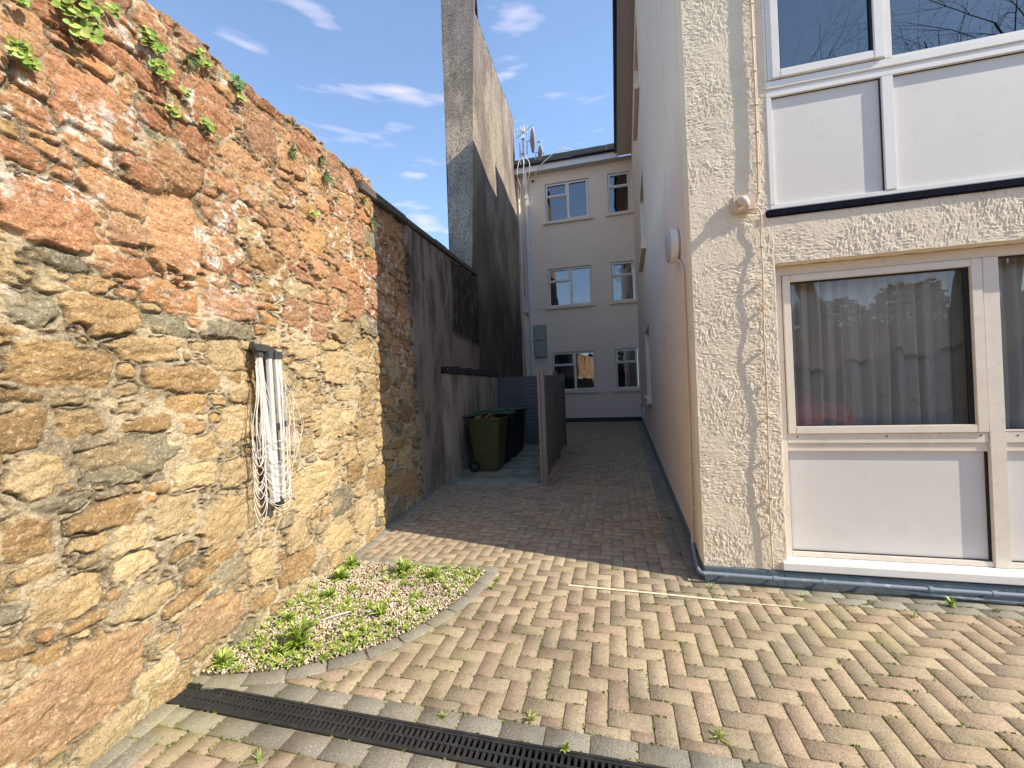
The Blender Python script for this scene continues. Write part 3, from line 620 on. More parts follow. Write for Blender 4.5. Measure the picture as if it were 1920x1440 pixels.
for z0 in (2.70, 3.36):
    c = box('cabinet', (-3.18, -2.68, FY-.18, FY, z0, z0+.64), M_['meter'], mb_, bevel=.012)
    g = MB()
    for z in (z0+.16, z0+.46): g.box(-3.165, -3.145, FY-.19, FY-.18, z, z+.05); g.box(-2.715, -2.695, FY-.19, FY-.18, z, z+.05)
    build_each(g, 'hinge', M_['dkplastic'], host=c)

# aerials
def dish(name, c, r, aim, label):
    t = empty(name, c, label, 'satellite dish'); c = Vector(c); aim = Vector(aim).normalized(); u = aim.orthogonal().normalized(); w = aim.cross(u)
    V = []; F = []; nr, ns = 6, 28
    for i in range(nr+1):
        q = r*i/nr
        for k in range(ns): a = 2*math.pi*k/ns; V.append(c+u*(q*math.cos(a))+w*(q*math.sin(a)*1.12)+aim*(q*q/(r*4)))
    for i in range(nr):
        for k in range(ns): F.append((i*ns+k, i*ns+(k+1) % ns, (i+1)*ns+(k+1) % ns, (i+1)*ns+k))
    np_mesh('reflector', [tuple(v) for v in V], F, M_['dish'], t, smooth=True)
    g = MB(); g.tube([tuple(v) for v in V[-ns:]]+[tuple(V[-ns])], .014, 6); g.build('rim', M_['white'], t, smooth=True)
    g = MB(); dn = Vector((0, 0, -1)); f = c+aim*(r*1.0)+dn*r*.15; g.tube([c+dn*r, f], .012, 6); g.tube([f, f-aim*.12], .04, 8); g.build('feed_arm', M_['steel'], t)
    g = MB(); g.tube([c-aim*.02, c-aim*.14, c-aim*.14+dn*(r*1.3)], .025, 6); g.build('mount', M_['steel'], t)
dish('satellite_dish', (-2.98, 16.30, 11.40), .40, (.94, .33, .10), 'large grey satellite dish seen nearly edge on above the eaves')
dish('satellite_dish', (-2.66, 16.35, 10.90), .22, (.85, .5, .15), 'small satellite dish low on the roof edge, right of the large one')
ae = empty('aerial', (-3.30, 16.3, 10.5), 'metal television aerial mast with thin rods beside the tall wall top', 'aerial')
g = MB(); g.tube([(-3.28, 16.3, 10.3), (-3.28, 16.3, 11.95)], .035, 8); g.tube([(-3.42, 16.3, 10.4), (-3.42, 16.3, 11.4)], .025, 8); build_each(g, 'mast', M_['steel'], ae)
g = MB(); g.tube([(-3.55, 16.3, 11.6), (-2.86, 16.3, 12.02)], .018, 6); g.tube([(-3.6, 16.3, 11.9), (-3.1, 16.3, 11.85)], .012, 6); build_each(g, 'boom', M_['steel'], ae)
g = MB()
for k in range(7): x = -3.62+k*.13; g.tube([(x, 16.3, 11.72), (x, 16.3, 12.12-.05*abs(k-3))], .008, 5)
build_each(g, 'element', M_['white'], ae)
g = MB(); g.box(-3.33, -3.22, 16.2, 16.32, 11.5, 11.66); g.box(-3.36, -3.24, 16.2, 16.32, 10.9, 11.02); g.box(-3.30, -3.18, 16.2, 16.32, 11.78, 11.95); build_each(g, 'clamp', M_['white'], ae)
cb = MB()
def curve(P, n=14):
    P = [Vector(p) for p in P]; out = []
    for i in range(len(P)-1):
        p0, p1, p2, p3 = P[max(i-1, 0)], P[i], P[i+1], P[min(i+2, len(P)-1)]
        for k in range(n):
            t = k/n; out.append(.5*((2*p1)+(-p0+p2)*t+(2*p0-5*p1+4*p2-p3)*t*t+(-p0+3*p1-3*p2+p3)*t**3))
    out.append(P[-1]); return out
for dx in (-.14, .0, .14): cb.tube(curve([(-3.3+dx*.3, 16.2, 10.8), (-3.25+dx*1.6, 16.12, 10.45), (-3.3+dx*1.7, 16.2, 10.0), (-3.38+dx*.5, FY-.1, 9.55)], 8), .016, 5)
cb.tube(curve([(-3.38, FY-.1, 9.55), (-3.42, FY-.08, 8), (-3.44, FY-.08, 4.72)], 6), .012, 5)
tag(cb.build('aerial_cable', M_['cord'], smooth=True), 'white cables looping from the aerials down over the white fascia', 'cable')
cb = MB(); cb.tube(curve([(-2.95, FY-.02, 9.95), (-2.7, 16.25, 10.2), (-2.3, 16.2, 10.5), (-1.8, 16.25, 10.83), (-1.35, 16.5, 10.86)], 8), .016, 5)
tag(cb.build('roof_cable', M_['cord'], smooth=True), 'single white cable arching from the vent up onto the roof', 'cable')

# ================================================================== APARTMENT BUILDING (right)
ap = empty('apartment_building', (3, 3.42, 0), 'cream apartment building with textured stucco front and big white framed windows on the right', 'building')
AY = 3.42
# stucco relief as real geometry
def stucco(name, x0, x1, z0, z1, seed, res=.0042):
    r = np.random.default_rng(seed); nu = int((x1-x0)/res)+1; nv = int((z1-z0)/res)+1
    xs = np.linspace(x0, x1, nu); zs_ = np.linspace(z0, z1, nv); X, Zz = np.meshgrid(xs, zs_, indexing='ij')
    Hh = (fbm(X*14, Zz*14, seed, 3)-.5)*.0055+(fbm(X*60, Zz*60, seed+3, 2)-.5)*.0035
    ang = fbm(X*3.5, Zz*3.5, seed+7, 2)
    n = int((x1-x0)*(z1-z0)*9500)
    for _ in range(n):
        cx = r.uniform(0, nu-1); cz = r.uniform(0, nv-1); a = ang[int(cx), int(cz)]
        th = (0 if a+r.normal(0, .05) > .46 else math.pi/2)+r.normal(0, .30)+(a-.5)*1.0
        big = r.random() < .10; ln = r.uniform(.004, .017)/res*(2.2 if big else 1); wd = r.uniform(.0016, .0032)/res; am = r.choice([1, 1, -1, -1])*r.uniform(.0008, .0026)*(1.5 if big else 1)
        R_ = int(ln+3); i0, i1, j0, j1 = int(max(0, cx-R_)), int(min(nu, cx+R_)), int(max(0, cz-R_)), int(min(nv, cz+R_))
        if i1 <= i0 or j1 <= j0: continue
        I, J = np.meshgrid(np.arange(i0, i1)-cx, np.arange(j0, j1)-cz, indexing='ij'); u = I*math.cos(th)+J*math.sin(th); v = -I*math.sin(th)+J*math.cos(th)+.06*u*u/ln*r.uniform(-1, 1)
        Hh[i0:i1, j0:j1] += am*np.exp(-(v/wd)**2)*np.exp(-(u/ln)**4)
    sm = sstep(.56, .68, fbm(X*4, Zz*4, seed+11, 3)); Hh = np.clip(Hh, -.006, .008)*(1-.55*sm)
    fe = np.minimum.reduce([X-x0, x1-X, Zz-z0, z1-Zz]); Hh *= sstep(-.004, .02, fe)
    jag = (fbm(X*25, Zz*25, seed+15, 3)-.5)*.012
    Y = AY-Hh; X = X+jag*(np.abs(X-x1) < res/2)*(-.5)+(jag*(np.abs(X-x0) < res/2)*.5); Zz = Zz+jag*(np.abs(Zz-z0) < res/2)
    P = np.stack([X, Y, Zz], -1)
    # skirt back
    Pk = np.zeros((nu+2, nv+2, 3)); Pk[1:-1, 1:-1] = P; Pk[0, 1:-1] = P[0]; Pk[-1, 1:-1] = P[-1]; Pk[:, 0] = Pk[:, 1]; Pk[:, -1] = Pk[:, -2]
    Pk[0, :, 1] = Pk[-1, :, 1] = AY+.20; Pk[:, 0, 1] = Pk[:, -1, 1] = AY+.20
    return np_mesh(name, Pk.reshape(-1, 3), grid_faces(nu+2, nv+2), M_['stucco'], ap, smooth=True)
stucco('stucco_pier', .595, 1.165, .115, 4.95, 1)
stucco('stucco_lintel', 1.1655, 3.70, 2.375, 2.74, 2)
stucco('stucco_pier', 3.705, 4.3, .115, 2.74, 3, .012)
# plain wall around (out of the picture) and side wing
g = MB()
g.box(4.3, 9.0, AY+.005, AY+.3, .1, 10.2); g.box(.60, 4.3, AY+.005, AY+.3, 4.955, 10.2); g.box(3.705, 4.3, AY+.01, AY+.3, 2.745, 4.95); g.box(3.5, 9, 16.4, 16.6, 0, 10.2); g.box(8.9, 9.0, AY+.3, 16.4, 0, 10.2)
g.build('wall', M_['cream'], ap)
SW = [(9.5, 11.3, 8.05, 9.70), (9.5, 11.3, 4.56, 6.25), (9.55, 11.4, 1.16, 2.80)]
TW = lambda u, d, z: (wx(u)+d, u, z)
wall_holes('side_wall', AY+.008, FY, .0, 10.25, SW, .16, M_['creamside'], ap, TW)
box('corner_wall', (.603, 1.16, AY+.21, AY+.34, .1, 4.95), M_['cream'], ap)
for (a, b, c, d) in SW:
    g = MB(); t = .06
    for q in ((a, a+t, c, d), (b-t, b, c, d), (a+t, b-t, c, c+t), (a+t, b-t, d-t, d), ((a+b)/2-.03, (a+b)/2+.03, c+t, d-t)):
        g.box(q[0], q[1], .09, .14, q[2], q[3], T=lambda u, dd, z: (wx(u)+dd, u, z))
    o = g.build('side_window', M_['upvc'], ap)
    g = MB(); g.box(a+.04, b-.04, .11, .118, c+.04, d-.04, T=lambda u, dd, z: (wx(u)+dd, u, z)); q = g.build('pane', M_['glassfar']); reparent(q, o)
    g = MB(); g.box(a-.12, b+.12, -.10, .10, c-.13, c-.004, T=lambda u, dd, z: (wx(u)+dd, u, z)); q = g.build('sill', M_['cream'], bevel=.008); reparent(q, o)
g = MB()
for (za, zb) in ((.4, 3.2), (3.9, 6.7), (7.3, 10.1)): g.box(1.3, 3.4, 9.0, 12.2, za, zb)
g.build('inner_wall', M_['room'], ap)
g = MB(); e0 = .36
g.box(e0+.02, 1.2, AY-.3, 16.3, 10.19, 10.21); g.build('soffit', M_['soffit'], ap)
box('fascia', (e0, e0+.02, AY-.3, 16.29, 10.17, 10.42), M_['soffit'], ap)
g = MB(); g.tube([(e0-.05, AY-.3, 10.36), (e0-.05, 16.27, 10.36)], .055, 10); g.build('gutter', M_['gutter'], ap, smooth=True)
g = MB(); g.hexa([(e0-.03, AY-.35, 10.42), (4.8, AY-.35, 12.3), (4.8, 16.5, 12.3), (e0-.03, 16.25, 10.42), (e0-.03, AY-.35, 10.46), (4.8, AY-.35, 12.4), (4.8, 16.5, 12.4), (e0-.03, 16.25, 10.46)])
g.box(4.8, 9.2, AY-.35, 16.5, 12.3, 12.4); g.build('roof', M_['tile'], ap)
g = MB(); g.hexa([(.85, 11.35, 10.5), (3.4, 11.35, 10.5), (3.4, 15.9, 10.5), (.85, 15.9, 10.5), (.85, 11.35, 11.95), (3.4, 11.35, 12.4), (3.4, 15.9, 12.4), (.85, 15.9, 12.3)]); g.build('roof_shadow_block', M_['tile'], ap)  # unseen block added on the roof to cast the stepped shadow on the tall wall
g = MB(); g.box(.595, 1.14, 3.404, 3.5, 0, .113); g.box(1.14, 9, 3.404, 3.5, 0, .112)
g.hexa([(.588, 3.41, 0), (.62, 3.41, 0), (wx(16.6)+.02, 16.6, 0), (wx(16.6)-.012, 16.6, 0), (.588, 3.41, .113), (.62, 3.41, .113), (wx(16.6)+.02, 16.6, .17), (wx(16.6)-.012, 16.6, .17)])
g.build('plinth', M_['plinth'], ap, bevel=.003)

# --- ground floor window wall (frames set back in the opening)
bays = [(1.19, 2.49), (2.49, 3.70)]
gw = MB(); Y0 = 3.515; Y1 = 3.60
gw.box(1.168, 3.70, Y0+.005, Y1, 2.30, 2.372); gw.box(1.168, 1.235, Y0, Y1, .186, 2.30)
gw.box(2.445, 2.535, Y0-.006, Y1, .186, 2.30); gw.box(3.63, 3.70, Y0, Y1, .186, 2.30)
for a, b in ((1.235, 2.445), (2.535, 3.63)):
    gw.box(a, b, Y0, Y1, 1.035, 1.108); gw.box(a, b, Y0+.01, Y1, .975, 1.035); gw.box(a, b, Y0+.004, Y1, .186, .222)
wf = gw.build('window_frame', M_['upvc_old'], ap, bevel=.0035)
for a, b in ((1.235, 2.445), (2.535, 3.63)):       # panels below
    g = MB(); g.box(a+.0, b, Y0+.030, Y0+.05, .222, .975); q = g.build('lower_panel', M_['panel'], ap)
    g = MB(); g.box(a, a+.007, Y0+.02, Y0+.03, .222, .975); g.box(b-.012, b, Y0+.018, Y0+.03, .222, .975); g.box(a+.007, b-.012, Y0+.02, Y0+.03, .222, .228); q2 = g.build('gasket', M_['gasket']); reparent(q2, q)
g = MB(); a, b, c, d = 1.24, 2.44, 1.108, 2.296      # opening light, left bay
t = .05
g.box(a, a+t, Y0-.014, Y1-.01, c, d); g.box(b-t-.012, b, Y0-.014, Y1-.01, c, d); g.box(a+t, b-t-.012, Y0-.014, Y1-.01, c, c+t+.005); g.box(a+t, b-t-.012, Y0-.014, Y1-.01, d-t, d)
cs = g.build('casement', M_['upvc_old'], ap, bevel=.004)
def glazing(a, b, c, d, y, gl, par, gk=.010, right=.03):
    g = MB(); g.box(a, a+gk, y-.004, y+.01, c, d); g.box(b-right, b, y-.004, y+.01, c, d); g.box(a+gk, b-right, y-.004, y+.01, d-gk, d); g.box(a+gk, b-right, y-.004, y+.01, c, c+gk*.5)
    q = g.build('gasket', M_['gasket']); reparent(q, par)
    g = MB(); g.box(a+.002, b-.002, y+.012, y+.018, c+.002, d-.002); q = g.build('pane', gl); reparent(q, par)
glazing(a+t, b-t-.012, c+t+.005, d-t, Y0+.012, M_['glass'], cs)
g = MB(); g.box(2.54, 3.62, Y0+.0, Y0+.02, 1.112, 1.125); g2 = g.build('glazing_bead', M_['upvc_old'], ap); glazing(2.537, 3.628, 1.125, 2.298, Y0+.018, M_['glass'], g2, right=.02)
box('sill', (1.128, 3.78, 3.394, 3.60, .124, .184), M_['upvc'], ap, bevel=.006)
for x in (1.30, 1.86, 2.40, 2.60):
    g = MB(); g.tube([(x, Y0-.002, 1.085), (x, Y0+.002, 1.085)], .0055, 8); g.build('screw', M_['gasket'], ap)
# --- first floor window wall (slightly proud of the stucco)
ug = MB(); U0 = 3.4135; U1 = 3.49
ug.box(1.168, 1.180, U0+.006, U1, 2.774, 5.6); ug.box(1.150, 1.167, U0, U1, 3.72, 5.6)
ug.box(1.150, 4.3, U0+.002, U1, 2.774, 2.808)
ug.box(1.150, 4.3, U0, U1, 3.60, 3.635); ug.box(1.152, 4.3, U0+.008, U1, 3.635, 3.66); ug.box(1.150, 4.3, U0-.004, U1, 3.66, 3.715)
ug.box(1.150, 1.186, U0, U1, 2.808, 3.60); ug.box(1.866, 1.934, U0-.002, U1, 2.808, 3.60); ug.box(1.890, 1.935, U0-.004, U1, 3.715, 5.6)
ug.box(3.18, 3.25, U0, U1, 2.808, 3.60); ug.box(3.18, 3.25, U0, U1, 3.715, 5.6)
uf = ug.build('window_frame', M_['upvc'], ap, bevel=.0035)
for a, b in ((1.186, 1.866), (1.934, 3.18)):
    g = MB(); g.box(a, b, U0+.024, U0+.05, 2.808, 3.60); q = g.build('upper_panel', M_['panel'], ap)
    g = MB(); g.box(b-.006, b, U0+.014, U0+.0235, 2.808, 3.60); g.box(a, b-.006, U0+.018, U0+.0235, 3.595, 3.60); q2 = g.build('gasket', M_['gasket']); reparent(q2, q)
g = MB(); a, b, c, d = 1.190, 1.885, 3.722, 5.0; t = .056
g.box(a, a+t, U0-.020, U1, c, d); g.box(b-t-.006, b, U0-.020, U1, c, d); g.box(a+t, b-t-.006, U0-.020, U1, c, c+t+.006); g.box(a+t, b-t-.006, U0-.020, U1, d-t, d)
cu = g.build('casement', M_['upvc'], ap, bevel=.006); glazing(a+t, b-t-.006, c+t+.006, d-t, U0-.006, M_['glassup'], cu, gk=.006, right=.012)
box('frame_infill', (1.168, 1.19, U0-.004, U1, 3.722, 5.0), M_['upvc'], ap)
g = MB(); g.box(1.935, 3.18, U0+.0, U0+.03, 3.715, 3.73); g2 = g.build('glazing_bead', M_['upvc'], ap); glazing(1.937, 3.178, 3.73, 5.4, U0+.012, M_['glassup'], g2, gk=.005, right=.012)
box('flashing', (1.120, 4.32, 3.401, 3.47, 2.716, 2.770), M_['flash'], ap, bevel=.008)
# rooms
g = MB()
for (za, zb) in ((.2, 2.5), (3.0, 5.2)):
    ya = 3.625
    g.add([(1.17, 6.4, za), (4.2, 6.4, za), (4.2, 6.4, zb), (1.17, 6.4, zb)], [(0, 1, 2, 3)])
    g.add([(1.17, ya, za), (4.2, ya, za), (4.2, 6.4, za), (1.17, 6.4, za)], [(0, 1, 2, 3)]); g.add([(1.17, ya, zb), (4.2, ya, zb), (4.2, 6.4, zb), (1.17, 6.4, zb)], [(0, 1, 2, 3)])
    g.add([(1.17, ya, za), (1.17, 6.4, za), (1.17, 6.4, zb), (1.17, ya, zb)], [(0, 1, 2, 3)]); g.add([(4.2, ya, za), (4.2, 6.4, za), (4.2, 6.4, zb), (4.2, ya, zb)], [(0, 1, 2, 3)])
g.build('interior', mat('pale_room', (.5, .47, .42), .9), ap)
# curtains with pleats and mildew
def curtain(x0, x1, z0, z1, y, seed, label):
    nu, nv = int((x1-x0)/.0055), 130; xs = np.linspace(x0, x1, nu); zs_ = np.linspace(z0, z1, nv); X, Zz = np.meshgrid(xs, zs_, indexing='ij')
    f = (z1-Zz)/(z1-z0)
    Xw = X+.05*(fbm(X*3, Zz*.6, seed, 2)-.5)*f
    ph = 2*np.pi*(Xw*13+1.8*fbm(Xw*3.1, Zz*0+1, seed+1, 2)); amp = .022+.052*fbm(Xw*4, Zz*.5, seed+2, 2)
    wv = -1+2*np.abs(np.sin(ph*.42))**.55+.15*np.sin(ph*1.3+1)
    Y = y-amp*wv
    base = np.array((.84, .80, .70)); c = base[None, None, :]*(.92+.16*fbm(X*60, Zz*2, seed+4, 2))[..., None]
    line = z0+.46+.42*(fbm(X*4.6, X*0, seed+5, 2)-.35)+.03*np.abs(np.sin(ph*.42)); band = np.exp(-(np.clip(Zz-line, -1, 1)/np.where(Zz > line, .008, .03))**2)*.42*sstep(.35, .6, fbm(X*9, Zz*9, seed+6, 3))
    low = sstep(.0, .03, line-Zz)
    c = c*(1-low[..., None]*np.array((.12, .09, .03))[None, None, :]); c = c*(1-band[..., None])
    spots = sstep(.70, .76, fbm(X*30, Zz*30, seed+8, 3))*sstep(.1, -.5, Zz-line)*.5; c = c*(1-.35*spots[..., None])
    o = np_mesh('curtain', np.stack([X, Y, Zz], -1).reshape(-1, 3), grid_faces(nu, nv), M_['curtain'], col=c.reshape(-1, 3), smooth=True)
    tag(o, label, 'curtain')
curtain(1.25, 2.43, 1.12, 2.34, 3.695, 3, 'beige pleated curtain with mildew stains behind the wide ground floor pane')
curtain(2.50, 3.66, 1.12, 2.34, 3.695, 13, 'beige curtain behind the ground floor pane cut by the right picture edge')

# --- small fittings on the building
cb = MB(); xa = 1.078
P = [(xa, 3.409, 4.95), (xa-.004, 3.405, 4.2), (xa-.002, 3.408, 3.5), (xa-.006, 3.405, 3.05), (xa-.012, 3.403, 2.9)]
cb.tube([(p[0], p[1]-.012, p[2]) for p in curve(P)], .0085, 6); cb.tube([(p[0]+.013, p[1]-.006, p[2]) for p in curve(P)], .006, 6)
cb.tube(curve([(xa-.004, 3.402, 2.92), (xa-.02, 3.398, 2.83), (xa-.06, 3.39, 2.795), (xa-.11, 3.37, 2.80)]), .009, 6)
cb.tube(curve([(xa-.05, 3.395, 2.80), (xa-.012, 3.392, 2.78), (xa+.002, 3.39, 2.70), (xa-.002, 3.402, 2.55), (xa-.004, 3.385, 2.3), (xa-.010, 3.392, 2.0), (xa-.014, 3.384, 1.8), (xa-.008, 3.398, 1.3), (xa-.02, 3.392, .8), (xa-.02, 3.400, .4), (xa-.016, 3.40, .13)]), .0058, 6)
for z in (4.3, 4.05, 3.8, 3.55, 3.35, 3.12, 2.5, 2.25, 2.05, 1.75, 1.5, 1.25, .95, .65, .4): cb.box(xa-.018, xa+.014, 3.385, 3.41, z, z+.007)
tag(cb.build('wall_cable', M_['creampipe'], smooth=True), 'thin painted cables clipped down the stucco pier', 'cable')
jx = empty('junction_box', (.95, 3.41, 2.83), 'cream junction box with cable gland on the stucco pier', 'junction box')
box('cover', (.885, 1.045, 3.375, 3.412, 2.775, 2.90), M_['creampipe'], jx, bevel=.01)
g = MB(); g.tube([(.945, 3.38, 2.85), (.95, 3.33, 2.838), (.958, 3.305, 2.805), (.962, 3.305, 2.77)], [.032, .032, .028, .018], 10); g.build('gland', M_['creampipe'], jx, smooth=True)
bl = empty('bulkhead_lamp', (wx(4.13), 4.13, 2.80), 'round white bulkhead lamp on the alley side of the building corner', 'lamp')
g = MB(); X = wx(4.13); g.tube([(X+.005, 4.13, 2.80), (X-.02, 4.13, 2.80), (X-.022, 4.13, 2.80), (X-.085, 4.13, 2.80)], [.12, .12, .155, .157], 28); g.build('lamp_base', M_['upvc'], bl, smooth=False)
g = MB(); g.tube([(X-.085, 4.13, 2.80), (X-.098, 4.13, 2.80), (X-.108, 4.13, 2.80)], [.148, .14, .118], 28); g.build('lens', M_['lamp'], bl, smooth=True)
cp = empty('conduit', (.6, 3.8, 0), 'slim cream conduit running down the alley wall from the bulkhead lamp', 'conduit')
g = MB(); g.tube(curve([(wx(4)-.02, 4.06, 2.66), (wx(4)-.018, 3.80, 2.50), (wx(3.7)-.018, 3.75, 2.3), (wx(3.7)-.018, 3.76, 1.2), (wx(3.75)-.018, 3.80, .6), (wx(3.8)-.02, 3.84, .25), (wx(3.8)-.03, 3.80, .12)], 8), .011, 8); g.build('tube', M_['creampipe'], cp, smooth=True)
g = MB()
for z in (2.2, 1.75, 1.3, .85, .45): g.box(wx(3.75)-.036, wx(3.75)+.004, 3.742, 3.782, z, z+.012)
build_each(g, 'clip', M_['creampipe'], cp)
pp = empty('water_pipe', (1.5, 3.38, .08), 'blue grey painted pipe low along the foot of the building front', 'pipe')
g = MB(); g.tube(curve([(.578, 3.80, .13), (.565, 3.62, .10), (.555, 3.42, .085), (.575, 3.365, .08), (.65, 3.368, .078), (1.1, 3.372, .072), (1.6, 3.365, .075), (2.1, 3.372, .070), (2.6, 3.366, .074), (4, 3.372, .07), (7, 3.37, .07)], 8), .0145, 10); g.build('main_run', M_['pipe'], pp, smooth=True)
g = MB(); g.tube(curve([(1.75, 3.372, .055), (2.0, 3.375, .035), (2.4, 3.372, .028), (4, 3.375, .03)], 8), .011, 8); g.build('thin_run', M_['pipe'], pp, smooth=True)
g = MB()
for x in (.72, 1.05, 1.36, 1.62, 1.98, 2.32, 2.64, 3.1): g.tube([(x, 3.370, .073), (x+.03, 3.370, .073)], .0185, 10); g.box(x+.008, x+.022, 3.37, 3.41, .068, .078)
build_each(g, 'coupling', M_['pipe'], pp, k=2)
tp = empty('garden_tap', (wx(13.5), 13.5, .6), 'outside tap with white lagging low on the alley wall', 'tap')
X = wx(13.5)
g = MB(); g.tube([(X+.0, 13.5, .72), (X-.10, 13.5, .72), (X-.10, 13.5, .62)], .02, 8); g.build('body', M_['steel'], tp)
g = MB(); g.tube([(X-.10, 13.5, .74), (X-.10, 13.5, .80)], .012, 6); g.box(X-.14, X-.06, 13.49, 13.51, .80, .815); g.build('handle', mat('blue_handle', (.03, .12, .25), .5), tp)
g = MB(); g.tube([(X-.03, 13.5, .70), (X-.04, 13.5, .55), (X-.02, 13.5, .40), (X-.04, 13.5, .28)], [.03, .035, .028, .03], 8); g.build('lagging', M_['cord'], tp, smooth=True)

# ================================================================== BIN STORE
def fence_panel(name, p, q, z0, z1, label, n=11):
    t = empty(name, (*p, 0), label, 'fence'); p = Vector((*p, 0)); q = Vector((*q, 0)); d = (q-p); ln = d.length; d.normalize(); nr = Vector((-d.y, d.x, 0)); g = MB(); h = (z1-z0)/n
    def T(u, v, z): w = p+d*u+nr*v; return (w.x, w.y, z)
    for k in range(n):
        za = z0+k*h
        g.hexa([T(0, -.010, za), T(ln, -.010, za), T(ln, .010, za), T(0, .010, za), T(0, -.014, za+h*.5), T(ln, -.014, za+h*.5), T(ln, .014, za+h*.5), T(0, .014, za+h*.5)])
        g.hexa([T(0, -.014, za+h*.5), T(ln, -.014, za+h*.5), T(ln, .014, za+h*.5), T(0, .014, za+h*.5), T(0, -.006, za+h-.004), T(ln, -.006, za+h-.004), T(ln, .006, za+h-.004), T(0, .006, za+h-.004)])
    g.build('slat_panel', M_['fence'], t)
    g = MB(); g.box(0, ln, -.018, .018, z1-.0, z1+.03, T=T); g.build('top_rail', M_['fence'], t)
    return t, T, ln
def post(t, x, y, zt_, m, w=.052):
    g = MB(); g.box(x-w, x-.012, y-w, y+w, .0, zt_); g.box(x+.012, x+w, y-w, y+w, .0, zt_); g.box(x-.012, x+.012, y-w+.018, y+w-.018, 0, zt_)
    o = g.build('post', m, t, bevel=.004)
    g = MB(); g.box(x-w-.005, x+w+.005, y-w-.005, y+w+.005, zt_, zt_+.018); q = g.build('post_cap', m); reparent(q, o)
fx = lambda y: -1.13-.045*(y-6.27)
t, _, _ = fence_panel('slatted_fence', (fx(6.32), 6.32), (fx(8.5), 8.5), .06, 1.68, 'brown grey slatted fence run beside the bins, ending in a broad pale post', 10)
post(t, fx(6.27), 6.27, 1.76, M_['post']); 
g = MB(); 
T2 = lambda u, v, z: (fx(u)+v, u, z)
for k in range(10):
    h = .162; za = .06+k*h
    g.hexa([T2(8.56, -.010, za), T2(10.3, -.010, za), T2(10.3, .010, za), T2(8.56, .010, za), T2(8.56, -.014, za+h*.5), T2(10.3, -.014, za+h*.5), T2(10.3, .014, za+h*.5), T2(8.56, .014, za+h*.5)])
    g.hexa([T2(8.56, -.014, za+h*.5), T2(10.3, -.014, za+h*.5), T2(10.3, .014, za+h*.5), T2(8.56, .014, za+h*.5), T2(8.56, -.006, za+h-.004), T2(10.3, -.006, za+h-.004), T2(10.3, .006, za+h-.004), T2(8.56, .006, za+h-.004)])
g.build('slat_panel', M_['fence'], t)
post(t, fx(8.53), 8.53, 1.80, M_['fence'], .045); post(t, fx(10.35), 10.35, 1.80, M_['fence'], .045)
t2, _, _ = fence_panel('slatted_fence', (-2.94, 10.32), (fx(10.35)-.05, 10.34), .06, 1.76, 'blue grey slatted screen closing the back of the bin store', 18)
post(t2, -2.97, 10.32, 1.80, M_['fence'], .04)

def make_bin():
    t = empty('wheeled_bin', (0, 0, 0))
    # body: rounded tapered loft; +x is the front of the bin, wheels on -x
    secs = [(0, .20, .245, .0), (.06, .225, .255, .005), (.5, .27, .275, .0), (.9, .315, .29, -.01), (.93, .345, .305, -.01), (.965, .345, .305, -.01)]
    V = []; F = []; n = 28
    for z, hx, hy, ox in secs:
        for k in range(n):
            a = 2*math.pi*(k+.5)/n; c, s = math.cos(a), math.sin(a); p = .28
            V.append((ox+hx*math.copysign(abs(c)**p, c), hy*math.copysign(abs(s)**p, s), z))
    for i in range(len(secs)-1):
        for k in range(n): F.append((i*n+k, i*n+(k+1) % n, (i+1)*n+(k+1) % n, (i+1)*n+k))
    F.append(tuple(range(n-1, -1, -1)))
    me = bpy.data.meshes.new('body'); me.from_pydata(V, [], F); o = link_mesh('body', me, M_['bin'], t)
    g = MB()
    for x in (-.12, .0, .12): g.box(x-.008, x+.008, -.299, -.278, .80, .93); g.box(x-.008, x+.008, .278, .299, .80, .93)
    build_each(g, 'rib', M_['bin'], t)
    g = MB()                                       # lid: shallow dome with raised centre panel and front lip
    def ring(hx, hy, z, ox=0):
        return [(ox+hx*math.copysign(abs(math.cos(a))**.3, math.cos(a)), hy*math.copysign(abs(math.sin(a))**.3, math.sin(a)), z) for a in [2*math.pi*(k+.5)/n for k in range(n)]]
    L_ = [ring(.355, .312, .97), ring(.358, .315, .985), ring(.33, .295, 1.0), ring(.26, .235, 1.012), ring(.24, .215, 1.036), ring(.12, .11, 1.045), ring(.01, .01, 1.047)]
    vs = [q for r_ in L_ for q in r_]; fs = [(i*n+k, i*n+(k+1) % n, (i+1)*n+(k+1) % n, (i+1)*n+k) for i in range(len(L_)-1) for k in range(n)]+[tuple(range(n-1, -1, -1))]
    g.add(vs, fs); lid = g.build('lid', M_['bindark'], t)
    g = MB(); g.tube([(-.36, -.24, .975), (-.42, -.24, .985), (-.43, -.20, .985), (-.43, .20, .985), (-.42, .24, .985), (-.36, .24, .975)], .015, 8); g.build('handle', M_['bindark'], t, smooth=True)
    for s in (-1, 1):
        g = MB(); g.tube([(-.20, s*.245, .10), (-.20, s*.295, .10)], .10, 22); w = g.build('wheel', M_['rubber'], t)
        g = MB(); g.tube([(-.20, s*.292, .10), (-.20, s*.300, .10)], .055, 16); q = g.build('hub', M_['bindark']); reparent(q, w)
    return t, lid
bt, blid = make_bin()
labels = ['olive green wheeled bin nearest the camera, lid propped up on rubbish', 'second green wheeled bin in the row, close behind the overfull one', 'third green wheeled bin in the row beside the slatted fence', 'last green wheeled bin, against the blue grey screen at the back']
spots = [(-2.33, 7.28, 0), (-2.36, 8.00, 2), (-2.38, 8.70, -2), (-2.42, 9.38, 3)]
def children(o): return [c for c in bpy.data.objects if c.parent == o]
def copy_tree(o, parent=None):
    c = o.copy(); COL.objects.link(c); c.parent = parent
    if parent is not None: c.matrix_parent_inverse = o.matrix_parent_inverse.copy()
    for ch in children(o): copy_tree(ch, c)
    return c
